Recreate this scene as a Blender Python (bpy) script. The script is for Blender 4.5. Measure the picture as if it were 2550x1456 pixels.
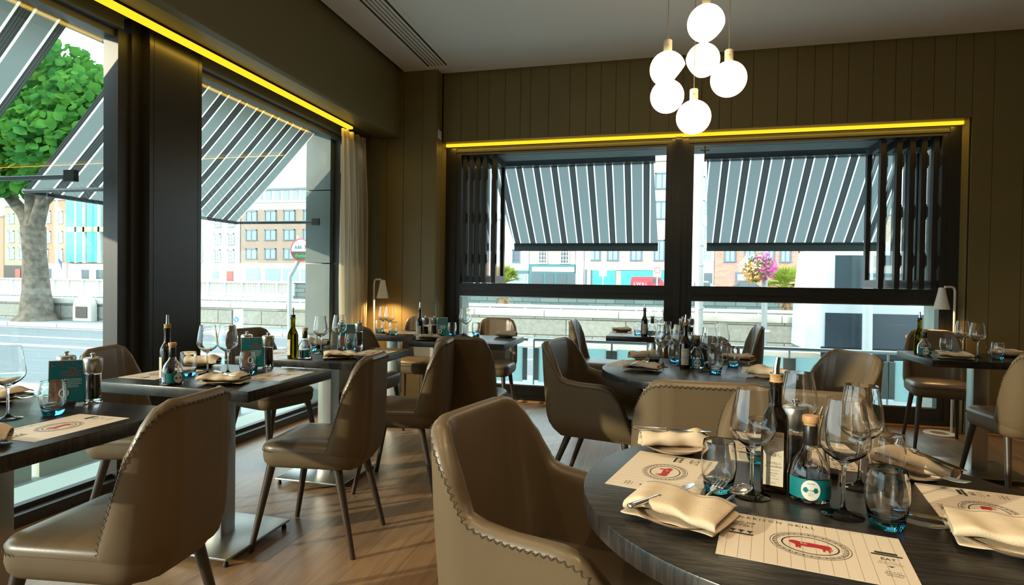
import bpy, math, random
from mathutils import Vector, Matrix
random.seed(11)
for _o in list(bpy.data.objects):
    bpy.data.objects.remove(_o)
S = bpy.context.scene
COL = S.collection
PI = math.pi
sin, cos = math.sin, math.cos

# ------------------------------------------------------------------ camera
cd = bpy.data.cameras.new('camera')
cd.sensor_width = 36.0
cd.lens = 1444.66 / 2550 * 36.0
cd.clip_start = 0.05
cd.clip_end = 400
cam = bpy.data.objects.new('camera', cd)
COL.objects.link(cam)
cam.matrix_world = Matrix(((0.97116781, -0.01744514, 0.23775775, 0.0),
                           (0.23798159, 0.01210076, -0.97119428, 0.0),
                           (0.01406557, 0.99977459, 0.01590349, 1.19),
                           (0, 0, 0, 1)))
S.camera = cam

# ------------------------------------------------------------------ world, sun, exposure
W = bpy.data.worlds.new('sky')
S.world = W
W.use_nodes = True
bg = W.node_tree.nodes['Background']
bg.inputs['Color'].default_value = (0.74, 0.93, 1.0, 1)
bg.inputs['Strength'].default_value = 2.9
sd = bpy.data.lights.new('sun', 'SUN')
sd.energy = 3.4
sd.color = (1.0, 0.86, 0.62)
sd.angle = math.radians(1.0)
so = bpy.data.objects.new('sun', sd)
COL.objects.link(so)
so.rotation_euler = Vector((0.74, 0.63, -0.25)).to_track_quat('-Z', 'Y').to_euler()
S.view_settings.view_transform = 'Standard'
S.view_settings.look = 'None'
S.view_settings.gamma = 1
S.view_settings.use_curve_mapping = False
S.view_settings.exposure = 0.4
c = S.cycles
c.max_bounces = 12
c.diffuse_bounces = 3
c.glossy_bounces = 4
c.transmission_bounces = 10
c.transparent_max_bounces = 12
c.caustics_reflective = False
c.caustics_refractive = False
c.sample_clamp_indirect = 6.0
c.sample_clamp_direct = 40.0
c.use_denoising = True
c.use_adaptive_sampling = True
c.adaptive_threshold = 0.02


# ------------------------------------------------------------------ mesh builder
class MB:
    def __init__(s):
        s.v = []
        s.f = []
        s.M = None

    def add(s, vs, fs):
        n = len(s.v)
        if s.M is not None:
            vs = [s.M @ Vector(p) for p in vs]
        s.v += [tuple(p) for p in vs]
        s.f += [[i + n for i in f] for f in fs]
        return s

    def box(s, x0, x1, y0, y1, z0, z1):
        return s.add([(x0, y0, z0), (x1, y0, z0), (x1, y1, z0), (x0, y1, z0),
                      (x0, y0, z1), (x1, y0, z1), (x1, y1, z1), (x0, y1, z1)],
                     [[3, 2, 1, 0], [4, 5, 6, 7], [0, 1, 5, 4], [1, 2, 6, 5], [2, 3, 7, 6], [3, 0, 4, 7]])

    def loft(s, rings, cap0=True, cap1=True, closed=True):
        n = len(rings[0])
        vs = [p for r in rings for p in r]
        fs = []
        for i in range(len(rings) - 1):
            for j in range(n if closed else n - 1):
                k = (j + 1) % n
                fs.append([i * n + j, i * n + k, (i + 1) * n + k, (i + 1) * n + j])
        if cap0:
            fs.append(list(range(n))[::-1])
        if cap1:
            fs.append([(len(rings) - 1) * n + j for j in range(n)])
        return s.add(vs, fs)

    def slab(s, out, z0, z1, b=0.0):
        if b <= 0:
            return s.loft([[(x, y, z0) for x, y in out], [(x, y, z1) for x, y in out]])
        i = inset(out, b)
        j = inset(out, b * 0.3)
        R = lambda o, z: [(x, y, z) for x, y in o]
        return s.loft([R(i, z0), R(j, z0 + b * 0.3), R(out, z0 + b), R(out, z1 - b), R(j, z1 - b * 0.3), R(i, z1)])

    def lathe(s, prof, n=32, cx=0.0, cy=0.0):
        rings = []
        for r, z in prof:
            rr = max(r, 1e-5)
            rings.append([(cx + rr * cos(2 * PI * k / n), cy + rr * sin(2 * PI * k / n), z) for k in range(n)])
        return s.loft(rings, prof[0][0] > 1e-4, prof[-1][0] > 1e-4)

    def tube(s, pts, r, n=8, cap=True):
        P = [Vector(p) for p in pts]
        rs = r if isinstance(r, (list, tuple)) else [r] * len(P)
        rings = []
        u = None
        for i, p in enumerate(P):
            t = (P[min(i + 1, len(P) - 1)] - P[max(i - 1, 0)]).normalized()
            if u is None:
                u = t.cross(Vector((0, 0, 1)))
                if u.length < 0.05:
                    u = t.cross(Vector((1, 0, 0)))
            u = (u - t * u.dot(t)).normalized()
            w = t.cross(u)
            rings.append([p + (u * cos(2 * PI * k / n) + w * sin(2 * PI * k / n)) * rs[i] for k in range(n)])
        return s.loft(rings, cap, cap)

    def text(s, body, size, M, align='LEFT', space=1.0, res=2):
        cu = bpy.data.curves.new('t', 'FONT')
        cu.body = body
        cu.size = size
        cu.align_x = align
        cu.space_character = space
        cu.resolution_u = res
        o = bpy.data.objects.new('t', cu)
        COL.objects.link(o)
        bpy.context.view_layer.update()
        me = o.to_mesh()
        vs = [M @ v.co for v in me.vertices]
        fs = [list(p.vertices) for p in me.polygons]
        o.to_mesh_clear()
        bpy.data.objects.remove(o)
        bpy.data.curves.remove(cu)
        return s.add(vs, fs)

    def build(s, name, mat, parent=None, smooth=38):
        me = bpy.data.meshes.new(name)
        me.from_pydata(s.v, [], s.f)
        me.update()
        if smooth:
            me.polygons.foreach_set('use_smooth', [True] * len(me.polygons))
            me.set_sharp_from_angle(angle=math.radians(smooth))
        me.materials.append(mat)
        o = bpy.data.objects.new(name, me)
        COL.objects.link(o)
        if parent is not None:
            o.parent = parent
        return o


def inset(out, d):
    n = len(out)
    A = sum(out[i][0] * out[(i + 1) % n][1] - out[(i + 1) % n][0] * out[i][1] for i in range(n))
    sg = 1 if A > 0 else -1
    res = []
    for i in range(n):
        p0, p1, p2 = Vector(out[i - 1]), Vector(out[i]), Vector(out[(i + 1) % n])
        a = (p1 - p0).normalized()
        b = (p2 - p1).normalized()
        na = Vector((-a.y, a.x)) * sg
        nb = Vector((-b.y, b.x)) * sg
        m = na + nb
        m = m / max(m.dot(na), 0.3)
        res.append(tuple(p1 + m * d))
    return res


def rrect(x0, x1, y0, y1, r, n=6):
    pts = []
    for cx, cy, a0 in ((x1 - r, y1 - r, 0), (x0 + r, y1 - r, 90), (x0 + r, y0 + r, 180), (x1 - r, y0 + r, 270)):
        for k in range(n + 1):
            a = math.radians(a0 + 90 * k / n)
            pts.append((cx + r * cos(a), cy + r * sin(a)))
    return pts


def circle(r, n=64, cx=0, cy=0):
    return [(cx + r * cos(2 * PI * k / n), cy + r * sin(2 * PI * k / n)) for k in range(n)]


def bake(o):
    bpy.context.view_layer.update()
    dg = bpy.context.evaluated_depsgraph_get()
    me = bpy.data.meshes.new_from_object(o.evaluated_get(dg))
    o.modifiers.clear()
    o.data = me
    return o


def tag(o, label=None, cat=None, group=None, kind=None):
    if label:
        o['label'] = label
    if cat:
        o['category'] = cat
    if group:
        o['group'] = group
    if kind:
        o['kind'] = kind
    return o


def thing(name, label, cat, loc=(0, 0, 0), rz=0.0, group=None):
    o = bpy.data.objects.new(name, None)
    o.empty_display_size = 0.05
    COL.objects.link(o)
    o.location = loc
    o.rotation_euler = (0, 0, rz)
    return tag(o, label, cat, group)


def struct(o):
    o['kind'] = 'structure'
    return o


def dup(root, loc, rz, label, group=None, rot=None):
    r = root.copy()
    COL.objects.link(r)
    r.location = loc
    r.rotation_euler = rot if rot else (0, 0, rz)
    r['label'] = label
    if group:
        r['group'] = group
    for ch in list(root.children):
        k = ch.copy()
        COL.objects.link(k)
        k.parent = r
        for g in list(ch.children):
            d = g.copy()
            COL.objects.link(d)
            d.parent = k
    return r


class Proto:
    """builds one of a kind the first time, copies it afterwards"""
    def __init__(s, fn):
        s.fn = fn
        s.first = None

    def put(s, loc, rz, label, group=None, rot=None):
        if s.first is None:
            o = s.fn()
            s.first = o
            o.location = loc
            o.rotation_euler = rot if rot else (0, 0, rz)
            o['label'] = label
            if group:
                o['group'] = group
            return o
        return dup(s.first, loc, rz, label, group, rot)


# ------------------------------------------------------------------ materials
def newmat(name):
    m = bpy.data.materials.new(name)
    m.use_nodes = True
    nt = m.node_tree
    nt.nodes.clear()
    out = nt.nodes.new('ShaderNodeOutputMaterial')
    return m, nt, out


def N(nt, t, **kw):
    n = nt.nodes.new(t)
    for k, v in kw.items():
        setattr(n, k, v)
    return n


def pbr(name, col, rough=0.5, metal=0.0, spec=0.5, var=0.0, vscale=8.0, bump=0.0, bscale=60.0, stretch=(1, 1, 1), coat=0.0, emit=None, estr=0.0, detail=4.0, col2=None):
    """principled surface; var / col2 = noise driven colour change, bump = fine relief"""
    m, nt, out = newmat(name)
    b = N(nt, 'ShaderNodeBsdfPrincipled')
    nt.links.new(b.outputs[0], out.inputs[0])
    b.inputs['Base Color'].default_value = (*col, 1)
    b.inputs['Roughness'].default_value = rough
    b.inputs['Metallic'].default_value = metal
    b.inputs['Specular IOR Level'].default_value = spec
    if coat:
        b.inputs['Coat Weight'].default_value = coat
        b.inputs['Coat Roughness'].default_value = 0.15
    if emit:
        b.inputs['Emission Color'].default_value = (*emit, 1)
        b.inputs['Emission Strength'].default_value = estr
    if var or bump or col2:
        tc = N(nt, 'ShaderNodeTexCoord')
        mp = N(nt, 'ShaderNodeMapping')
        mp.inputs['Scale'].default_value = stretch
        nt.links.new(tc.outputs['Object'], mp.inputs[0])
    if var or col2:
        nz = N(nt, 'ShaderNodeTexNoise')
        nz.inputs['Scale'].default_value = vscale
        nz.inputs['Detail'].default_value = detail
        nt.links.new(mp.outputs[0], nz.inputs['Vector'])
        rp = N(nt, 'ShaderNodeValToRGB')
        c1 = tuple(max(0, x * (1 - var)) for x in col)
        c2 = col2 if col2 else tuple(x * (1 + var) for x in col)
        rp.color_ramp.elements[0].position = 0.3
        rp.color_ramp.elements[1].position = 0.7
        rp.color_ramp.elements[0].color = (*c1, 1)
        rp.color_ramp.elements[1].color = (*c2, 1)
        nt.links.new(nz.outputs['Fac'], rp.inputs[0])
        nt.links.new(rp.outputs[0], b.inputs['Base Color'])
    if bump:
        n2 = N(nt, 'ShaderNodeTexNoise')
        n2.inputs['Scale'].default_value = bscale
        n2.inputs['Detail'].default_value = 3
        nt.links.new(mp.outputs[0], n2.inputs['Vector'])
        bp = N(nt, 'ShaderNodeBump')
        bp.inputs['Strength'].default_value = bump
        bp.inputs['Distance'].default_value = 0.002
        nt.links.new(n2.outputs['Fac'], bp.inputs['Height'])
        nt.links.new(bp.outputs[0], b.inputs['Normal'])
    return m


def emission(name, col, strength):
    m, nt, out = newmat(name)
    e = N(nt, 'ShaderNodeEmission')
    e.inputs[0].default_value = (*col, 1)
    e.inputs[1].default_value = strength
    nt.links.new(e.outputs[0], out.inputs[0])
    return m


def glass(name, col=(1, 1, 1), ior=1.48, rough=0.0):
    m, nt, out = newmat(name)
    g = N(nt, 'ShaderNodeBsdfGlass')
    g.inputs['Color'].default_value = (*col, 1)
    g.inputs['IOR'].default_value = ior
    g.inputs['Roughness'].default_value = rough
    nt.links.new(g.outputs[0], out.inputs[0])
    return m


def pane(name, tint=(0.96, 0.99, 0.985)):
    """thin flat window glass: lets light straight through, mirrors by the Fresnel law"""
    m, nt, out = newmat(name)
    t = N(nt, 'ShaderNodeBsdfTransparent')
    t.inputs[0].default_value = (*tint, 1)
    g = N(nt, 'ShaderNodeBsdfGlossy')
    g.inputs['Roughness'].default_value = 0.0
    lw = N(nt, 'ShaderNodeLayerWeight')
    lw.inputs['Blend'].default_value = 0.5
    pw = N(nt, 'ShaderNodeMath', operation='POWER')
    pw.inputs[1].default_value = 5.0
    nt.links.new(lw.outputs['Facing'], pw.inputs[0])
    fr = N(nt, 'ShaderNodeMath', operation='MULTIPLY_ADD')
    fr.inputs[1].default_value = 0.96
    fr.inputs[2].default_value = 0.035
    nt.links.new(pw.outputs[0], fr.inputs[0])
    mx = N(nt, 'ShaderNodeMixShader')
    nt.links.new(fr.outputs[0], mx.inputs[0])
    nt.links.new(t.outputs[0], mx.inputs[1])
    nt.links.new(g.outputs[0], mx.inputs[2])
    nt.links.new(mx.outputs[0], out.inputs[0])
    return m


def sheet(name, col, trans, transp=0.0, rough=0.8):
    """thin cloth or frosted sheet: part diffuse, part translucent, part see-through"""
    m, nt, out = newmat(name)
    d = N(nt, 'ShaderNodeBsdfDiffuse')
    d.inputs[0].default_value = (*col, 1)
    t = N(nt, 'ShaderNodeBsdfTranslucent')
    t.inputs[0].default_value = (*col, 1)
    mx = N(nt, 'ShaderNodeMixShader')
    mx.inputs[0].default_value = trans
    nt.links.new(d.outputs[0], mx.inputs[1])
    nt.links.new(t.outputs[0], mx.inputs[2])
    last = mx
    if transp:
        tp = N(nt, 'ShaderNodeBsdfTransparent')
        m2 = N(nt, 'ShaderNodeMixShader')
        m2.inputs[0].default_value = transp
        nt.links.new(mx.outputs[0], m2.inputs[1])
        nt.links.new(tp.outputs[0], m2.inputs[2])
        last = m2
    nt.links.new(last.outputs[0], out.inputs[0])
    return m


def awning_mat():
    """woven awning stripes across local X: grey ground, dark pin-striped bands edged in white"""
    m, nt, out = newmat('awning_fabric')
    tc = N(nt, 'ShaderNodeTexCoord')
    sx = N(nt, 'ShaderNodeSeparateXYZ')
    nt.links.new(tc.outputs['Object'], sx.inputs[0])
    dv = N(nt, 'ShaderNodeMath', operation='DIVIDE')
    dv.inputs[1].default_value = 0.196
    fr = N(nt, 'ShaderNodeMath', operation='FRACT')
    nt.links.new(sx.outputs[0], dv.inputs[0])
    nt.links.new(dv.outputs[0], fr.inputs[0])
    rp = N(nt, 'ShaderNodeValToRGB')
    cr = rp.color_ramp
    cr.interpolation = 'CONSTANT'
    grey, wh, dk, dk2 = (0.16, 0.2, 0.2, 1), (0.85, 0.88, 0.86, 1), (0.035, 0.042, 0.042, 1), (0.075, 0.085, 0.085, 1)
    stops = [(0.0, grey), (0.26, wh), (0.33, dk), (0.41, dk2), (0.43, dk), (0.485, dk2), (0.505, dk), (0.56, dk2), (0.58, dk), (0.66, wh), (0.73, grey)]
    cr.elements[0].position = 0
    cr.elements[0].color = grey
    cr.elements[1].position = stops[1][0]
    cr.elements[1].color = stops[1][1]
    for p, cc in stops[2:]:
        e = cr.elements.new(p)
        e.color = cc
    nt.links.new(fr.outputs[0], rp.inputs[0])
    d = N(nt, 'ShaderNodeBsdfDiffuse')
    t = N(nt, 'ShaderNodeBsdfTranslucent')
    nt.links.new(rp.outputs[0], d.inputs[0])
    nt.links.new(rp.outputs[0], t.inputs[0])
    mx = N(nt, 'ShaderNodeMixShader')
    mx.inputs[0].default_value = 0.62
    nt.links.new(d.outputs[0], mx.inputs[1])
    nt.links.new(t.outputs[0], mx.inputs[2])
    nt.links.new(mx.outputs[0], out.inputs[0])
    return m


def planks_mat():
    """oak boards running along world Y"""
    m, nt, out = newmat('oak_floor')
    tc = N(nt, 'ShaderNodeTexCoord')
    sx = N(nt, 'ShaderNodeSeparateXYZ')
    cb = N(nt, 'ShaderNodeCombineXYZ')
    nt.links.new(tc.outputs['Object'], sx.inputs[0])
    nt.links.new(sx.outputs['Y'], cb.inputs['X'])
    ad = N(nt, 'ShaderNodeMath', operation='ADD')
    ad.inputs[1].default_value = 8 * 0.187 + 0.079
    nt.links.new(sx.outputs['X'], ad.inputs[0])
    nt.links.new(ad.outputs[0], cb.inputs['Y'])
    br = N(nt, 'ShaderNodeTexBrick')
    br.offset = 0.37
    br.inputs['Scale'].default_value = 1.0
    br.inputs['Mortar Size'].default_value = 0.0012
    br.inputs['Mortar Smooth'].default_value = 0.2
    br.inputs['Brick Width'].default_value = 1.7
    br.inputs['Row Height'].default_value = 0.187
    br.inputs['Bias'].default_value = 0.0
    br.inputs['Color1'].default_value = (0.29, 0.175, 0.092, 1)
    br.inputs['Color2'].default_value = (0.39, 0.245, 0.135, 1)
    br.inputs['Mortar'].default_value = (0.09, 0.055, 0.03, 1)
    nt.links.new(cb.outputs[0], br.inputs['Vector'])
    mp = N(nt, 'ShaderNodeMapping')
    mp.inputs['Scale'].default_value = (1.3, 16, 1)
    nt.links.new(cb.outputs[0], mp.inputs[0])
    nz = N(nt, 'ShaderNodeTexNoise')
    nz.inputs['Scale'].default_value = 2.2
    nz.inputs['Detail'].default_value = 6
    nz.inputs['Distortion'].default_value = 1.2
    nt.links.new(mp.outputs[0], nz.inputs['Vector'])
    rp = N(nt, 'ShaderNodeValToRGB')
    rp.color_ramp.elements[0].position = 0.3
    rp.color_ramp.elements[0].color = (0.66, 0.62, 0.58, 1)
    rp.color_ramp.elements[1].position = 0.75
    rp.color_ramp.elements[1].color = (1.1, 1.08, 1.05, 1)
    nt.links.new(nz.outputs['Fac'], rp.inputs[0])
    mu = N(nt, 'ShaderNodeMixRGB', blend_type='MULTIPLY')
    mu.inputs[0].default_value = 1
    nt.links.new(br.outputs['Color'], mu.inputs[1])
    nt.links.new(rp.outputs[0], mu.inputs[2])
    b = N(nt, 'ShaderNodeBsdfPrincipled')
    nt.links.new(mu.outputs[0], b.inputs['Base Color'])
    b.inputs['Roughness'].default_value = 0.36
    b.inputs['Specular IOR Level'].default_value = 0.6
    bp = N(nt, 'ShaderNodeBump')
    bp.inputs['Strength'].default_value = 0.25
    bp.inputs['Distance'].default_value = 0.002
    nt.links.new(nz.outputs['Fac'], bp.inputs['Height'])
    nt.links.new(bp.outputs[0], b.inputs['Normal'])
    nt.links.new(b.outputs[0], out.inputs[0])
    return m


def grain_mat(name, c1, c2, rough, sc=(2.0, 28, 2.0)):
    """dark stained open-grain oak"""
    m, nt, out = newmat(name)
    tc = N(nt, 'ShaderNodeTexCoord')
    mp = N(nt, 'ShaderNodeMapping')
    mp.inputs['Scale'].default_value = sc
    nt.links.new(tc.outputs['Object'], mp.inputs[0])
    nz = N(nt, 'ShaderNodeTexNoise')
    nz.inputs['Scale'].default_value = 4.0
    nz.inputs['Detail'].default_value = 8
    nz.inputs['Distortion'].default_value = 1.6
    nt.links.new(mp.outputs[0], nz.inputs['Vector'])
    rp = N(nt, 'ShaderNodeValToRGB')
    rp.color_ramp.elements[0].position = 0.42
    rp.color_ramp.elements[0].color = (*c1, 1)
    rp.color_ramp.elements[1].position = 0.62
    rp.color_ramp.elements[1].color = (*c2, 1)
    nt.links.new(nz.outputs['Fac'], rp.inputs[0])
    b = N(nt, 'ShaderNodeBsdfPrincipled')
    nt.links.new(rp.outputs[0], b.inputs['Base Color'])
    b.inputs['Roughness'].default_value = rough
    b.inputs['Specular IOR Level'].default_value = 0.5
    bp = N(nt, 'ShaderNodeBump')
    bp.inputs['Strength'].default_value = 0.35
    bp.inputs['Distance'].default_value = 0.0015
    nt.links.new(nz.outputs['Fac'], bp.inputs['Height'])
    nt.links.new(bp.outputs[0], b.inputs['Normal'])
    nt.links.new(b.outputs[0], out.inputs[0])
    return m


def blocks_mat(name, c1, c2, mortar, bw, bh, ms=0.012, rough=0.9, axis='X'):
    """coursed stone or brick on a wall that runs along X (or Y)"""
    m, nt, out = newmat(name)
    tc = N(nt, 'ShaderNodeTexCoord')
    sx = N(nt, 'ShaderNodeSeparateXYZ')
    cb = N(nt, 'ShaderNodeCombineXYZ')
    nt.links.new(tc.outputs['Object'], sx.inputs[0])
    nt.links.new(sx.outputs[axis], cb.inputs['X'])
    nt.links.new(sx.outputs['Z'], cb.inputs['Y'])
    br = N(nt, 'ShaderNodeTexBrick')
    br.offset = 0.45
    br.inputs['Scale'].default_value = 1
    br.inputs['Mortar Size'].default_value = ms
    br.inputs['Brick Width'].default_value = bw
    br.inputs['Row Height'].default_value = bh
    br.inputs['Color1'].default_value = (*c1, 1)
    br.inputs['Color2'].default_value = (*c2, 1)
    br.inputs['Mortar'].default_value = (*mortar, 1)
    nt.links.new(cb.outputs[0], br.inputs['Vector'])
    nz = N(nt, 'ShaderNodeTexNoise')
    nz.inputs['Scale'].default_value = 14 / max(bh, 0.08) * 0.3
    nz.inputs['Detail'].default_value = 5
    nt.links.new(tc.outputs['Object'], nz.inputs['Vector'])
    rp = N(nt, 'ShaderNodeValToRGB')
    rp.color_ramp.elements[0].color = (0.6, 0.6, 0.6, 1)
    rp.color_ramp.elements[1].color = (1.3, 1.3, 1.3, 1)
    nt.links.new(nz.outputs['Fac'], rp.inputs[0])
    mu = N(nt, 'ShaderNodeMixRGB', blend_type='MULTIPLY')
    mu.inputs[0].default_value = 1
    nt.links.new(br.outputs['Color'], mu.inputs[1])
    nt.links.new(rp.outputs[0], mu.inputs[2])
    b = N(nt, 'ShaderNodeBsdfPrincipled')
    b.inputs['Roughness'].default_value = rough
    nt.links.new(mu.outputs[0], b.inputs['Base Color'])
    nt.links.new(b.outputs[0], out.inputs[0])
    return m


M = {}
M['olive'] = pbr('olive_paint', (0.2, 0.155, 0.062), 0.5, var=0.04, vscale=3)
M['bulk'] = pbr('olive_paint_smooth', (0.19, 0.155, 0.07), 0.45)
M['groove'] = pbr('panel_groove', (0.03, 0.026, 0.01), 0.8)
M['ceiling'] = pbr('ceiling_white', (0.85, 0.83, 0.8), 0.85)
M['floor'] = planks_mat()
M['dark_metal'] = pbr('bronze_powder_coat', (0.028, 0.026, 0.024), 0.42, spec=0.5, var=0.1, vscale=30)
M['column'] = pbr('bronze_cladding', (0.05, 0.046, 0.042), 0.32, metal=0.65, var=0.08, vscale=2)
M['frame_blue'] = pbr('window_head_grey', (0.1, 0.11, 0.115), 0.4)
M['pane'] = pane('window_glass')
M['led'] = emission('led_yellow', (1.0, 0.6, 0.02), 1.1)
M['wood_trim'] = pbr('oak_bead', (0.35, 0.19, 0.075), 0.45, var=0.2, vscale=10, stretch=(1, 6, 1))
M['leather'] = pbr('taupe_leather', (0.135, 0.094, 0.053), 0.36, spec=0.55, var=0.05, vscale=6, bump=0.12, bscale=350)
M['fabric'] = pbr('taupe_weave', (0.13, 0.09, 0.046), 0.62, spec=0.35, bump=0.55, bscale=900, var=0.06, vscale=5)
M['thread'] = pbr('dark_thread', (0.035, 0.024, 0.014), 0.7)
M['chair_leg'] = pbr('dark_stained_leg', (0.05, 0.035, 0.027), 0.4, var=0.15, vscale=12, stretch=(1, 1, 0.2))
M['tabletop'] = grain_mat('black_oak', (0.012, 0.0105, 0.0095), (0.032, 0.027, 0.023), 0.27)
M['steel'] = pbr('brushed_steel', (0.46, 0.45, 0.42), 0.32, metal=0.95, var=0.06, vscale=60, stretch=(1, 1, 0.03))
M['chrome'] = pbr('polished_steel', (0.72, 0.72, 0.72), 0.12, metal=1.0)
M['rubber'] = pbr('black_rubber', (0.01, 0.01, 0.01), 0.6)
M['glass'] = glass('clear_glass')
M['blue_glass'] = glass('blue_glass', (0.33, 0.78, 1.0))
M['dark_glass'] = pbr('dark_bottle_glass', (0.012, 0.006, 0.002), 0.06, spec=0.7)
M['olive_glass'] = glass('olive_bottle_glass', (0.42, 0.36, 0.03))
M['label'] = pbr('cream_label', (0.62, 0.55, 0.42), 0.6)
M['ink'] = pbr('black_ink', (0.02, 0.018, 0.016), 0.6)
M['ink_soft'] = pbr('grey_ink', (0.23, 0.2, 0.17), 0.7)
M['red_ink'] = pbr('red_ink', (0.42, 0.012, 0.02), 0.6)
M['paper'] = pbr('cream_paper', (0.72, 0.62, 0.5), 0.42, spec=0.4)
M['teal'] = pbr('teal_print', (0.0, 0.17, 0.19), 0.45)
M['teal_card'] = pbr('teal_card', (0.0, 0.15, 0.175), 0.4)
M['white_print'] = pbr('white_print', (0.75, 0.73, 0.68), 0.5)
M['brown_print'] = pbr('brown_print', (0.23, 0.1, 0.06), 0.5)
M['cork'] = pbr('cork', (0.5, 0.3, 0.13), 0.8, var=0.3, vscale=120)
M['cap_wood'] = pbr('beech_cap', (0.48, 0.27, 0.12), 0.55, var=0.15, vscale=20)
M['sleeve'] = pbr('black_sleeve', (0.012, 0.011, 0.011), 0.35)
M['vinegar'] = pbr('balsamic', (0.012, 0.006, 0.004), 0.1)
M['pepper'] = pbr('peppercorns', (0.02, 0.014, 0.01), 0.8, bump=1.0, bscale=180)
M['salt'] = pbr('salt', (0.75, 0.6, 0.45), 0.9, bump=0.5, bscale=200)
M['napkin'] = pbr('cream_linen', (0.66, 0.54, 0.39), 0.92, spec=0.1, bump=0.5, bscale=420, var=0.07, vscale=25)
M['plate'] = pbr('cream_stoneware', (0.6, 0.48, 0.36), 0.3, var=0.06, vscale=30)
M['plate_rim'] = pbr('brown_rim', (0.12, 0.06, 0.03), 0.4)
M['shade'] = pbr('white_lacquer', (0.78, 0.75, 0.7), 0.4)
M['curtain'] = sheet('cream_curtain', (0.66, 0.57, 0.42), 0.4)
M['globe'] = emission('opal_glass', (1.0, 0.74, 0.4), 4.2)
M['globe_in'] = emission('opal_glass_inside', (1.0, 0.84, 0.56), 8.0)
M['bulb'] = emission('lamp_bulb', (1.0, 0.72, 0.38), 25)
M['down'] = emission('downlight_lens', (1.0, 0.78, 0.5), 12)
M['lampwhite'] = pbr('lamp_neck', (0.8, 0.68, 0.5), 0.5)
M['cable'] = pbr('cable_grey', (0.2, 0.17, 0.14), 0.6)
M['blackcable'] = pbr('cable_brown', (0.05, 0.025, 0.015), 0.6)
M['awning'] = awning_mat()
M['valance'] = sheet('valance_grey', (0.16, 0.19, 0.19), 0.35)
M['awn_metal'] = pbr('awning_metal', (0.05, 0.06, 0.065), 0.4, metal=0.3)
M['frost'] = sheet('frosted_glass', (0.62, 0.84, 0.84), 0.55, 0.12)
M['clamp'] = pbr('clamp_steel', (0.22, 0.24, 0.24), 0.4, metal=0.6)
M['rail'] = pbr('rail_steel', (0.45, 0.5, 0.5), 0.25, metal=0.9)
M['clad'] = pbr('pale_cladding', (0.5, 0.55, 0.47), 0.6, var=0.04, vscale=4)
M['clad_dark'] = pbr('grey_stone_pier', (0.16, 0.2, 0.2), 0.6, var=0.1, vscale=4)


# ------------------------------------------------------------------ room shell
struct(MB().box(-3.05, 4.3, -4.1, 5.75, -0.06, 0.0).build('floor', M['floor']))
struct(MB().box(-2.46, 4.3, -4.1, 5.52, 3.285, 3.36).build('ceiling', M['ceiling']))
struct(MB().box(-3.2, 4.3, -4.1, 6.1, 3.5, 3.6).build('ceiling_upper', M['groove']))


def panelling(mb, x0, x1, y, z0, z1, widths, t=0.012, gap=0.004):
    x = x0
    i = 0
    while x < x1 - 1e-4:
        w = min(widths[i % len(widths)], x1 - x)
        if x1 - x - w < 0.03:
            w = x1 - x
        a, b = x + gap / 2, x + w - gap / 2
        mb.box(a, b, y, y + t, z0, z1)
        x += w
        i += 1
    return mb


PW = [0.19, 0.17, 0.12, 0.165, 0.155, 0.1, 0.18, 0.205, 0.155, 0.14, 0.14, 0.125]
wb = MB()
wb.box(-2.1, 4.3, 5.562, 5.68, 2.612, 3.5)
wb.box(2.505, 4.3, 5.562, 6.05, 0, 2.612)
struct(wb.build('wall_back', M['groove'], smooth=0))
pl = MB()
panelling(pl, -2.1, 2.515, 5.55, 2.61, 3.5, PW)
panelling(pl, 2.515, 4.3, 5.55, 0.0, 3.5, [0.15, 0.22, 0.24, 0.16, 0.2])
pl.box(2.503, 2.5045, 5.562, 5.69, 0, 2.61)
pl.box(-2.1, 2.505, 5.552, 5.64, 2.607, 2.6115)
struct(pl.build('wall_back_panelling', M['olive'], smooth=0))
pr = MB()
panelling(pr, -3.05, -2.112, 5.40, 0.0, 3.5, [0.2, 0.21, 0.18, 0.2, 0.16])
pr.box(-2.122, -2.11, 5.402, 5.47, 0, 3.5)
pr.box(-2.122, -2.11, 5.474, 5.55, 0, 3.5)
pr.box(-2.122, -2.11, 5.554, 5.70, 0, 2.61)
struct(pr.build('wall_corner_panelling', M['olive'], smooth=0))
struct(MB().box(-3.05, -2.122, 5.412, 6.05, 0, 3.5).build('wall_corner', M['groove'], smooth=0))
struct(MB().box(4.3, 4.4, -4.1, 6.1, 0, 3.5).build('wall_right', M['bulk']))
struct(MB().box(-3.2, 4.3, -4.2, -4.1, 0, 3.5).build('wall_rear', M['bulk']))
# bulkhead over the left windows, rounded at its end by the pier
bo = rrect(-2.72, -2.5, -4.1, 5.402, 0.012)
bk = MB().slab(bo, 2.62, 3.5, 0.012)
bk.box(-3.05, -2.72, -4.1, 5.4, 2.66, 3.5)
struct(bk.build('wall_left', M['bulk']))
# skirtings and floor beads
struct(MB().box(-2.95, -2.1, 5.385, 5.402, 0, 0.075).build('baseboard_corner', M['olive']))
struct(MB().box(2.51, 4.3, 5.535, 5.551, 0, 0.075).build('baseboard_back', M['olive']))


def bead(name, pts, r=0.016):
    o = MB().tube(pts, r, 6).build(name, M['wood_trim'])
    return struct(o)


bead('trim_1', [(-2.925, -4, 0.006), (-2.925, 5.38, 0.006)])
bead('trim_2', [(-2.1, 5.665, 0.006), (2.5, 5.665, 0.006)])
bead('trim_3', [(2.52, 5.525, 0.006), (4.3, 5.525, 0.006)])

# left glazing ------------------------------------------------------
DM = M['dark_metal']


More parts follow.
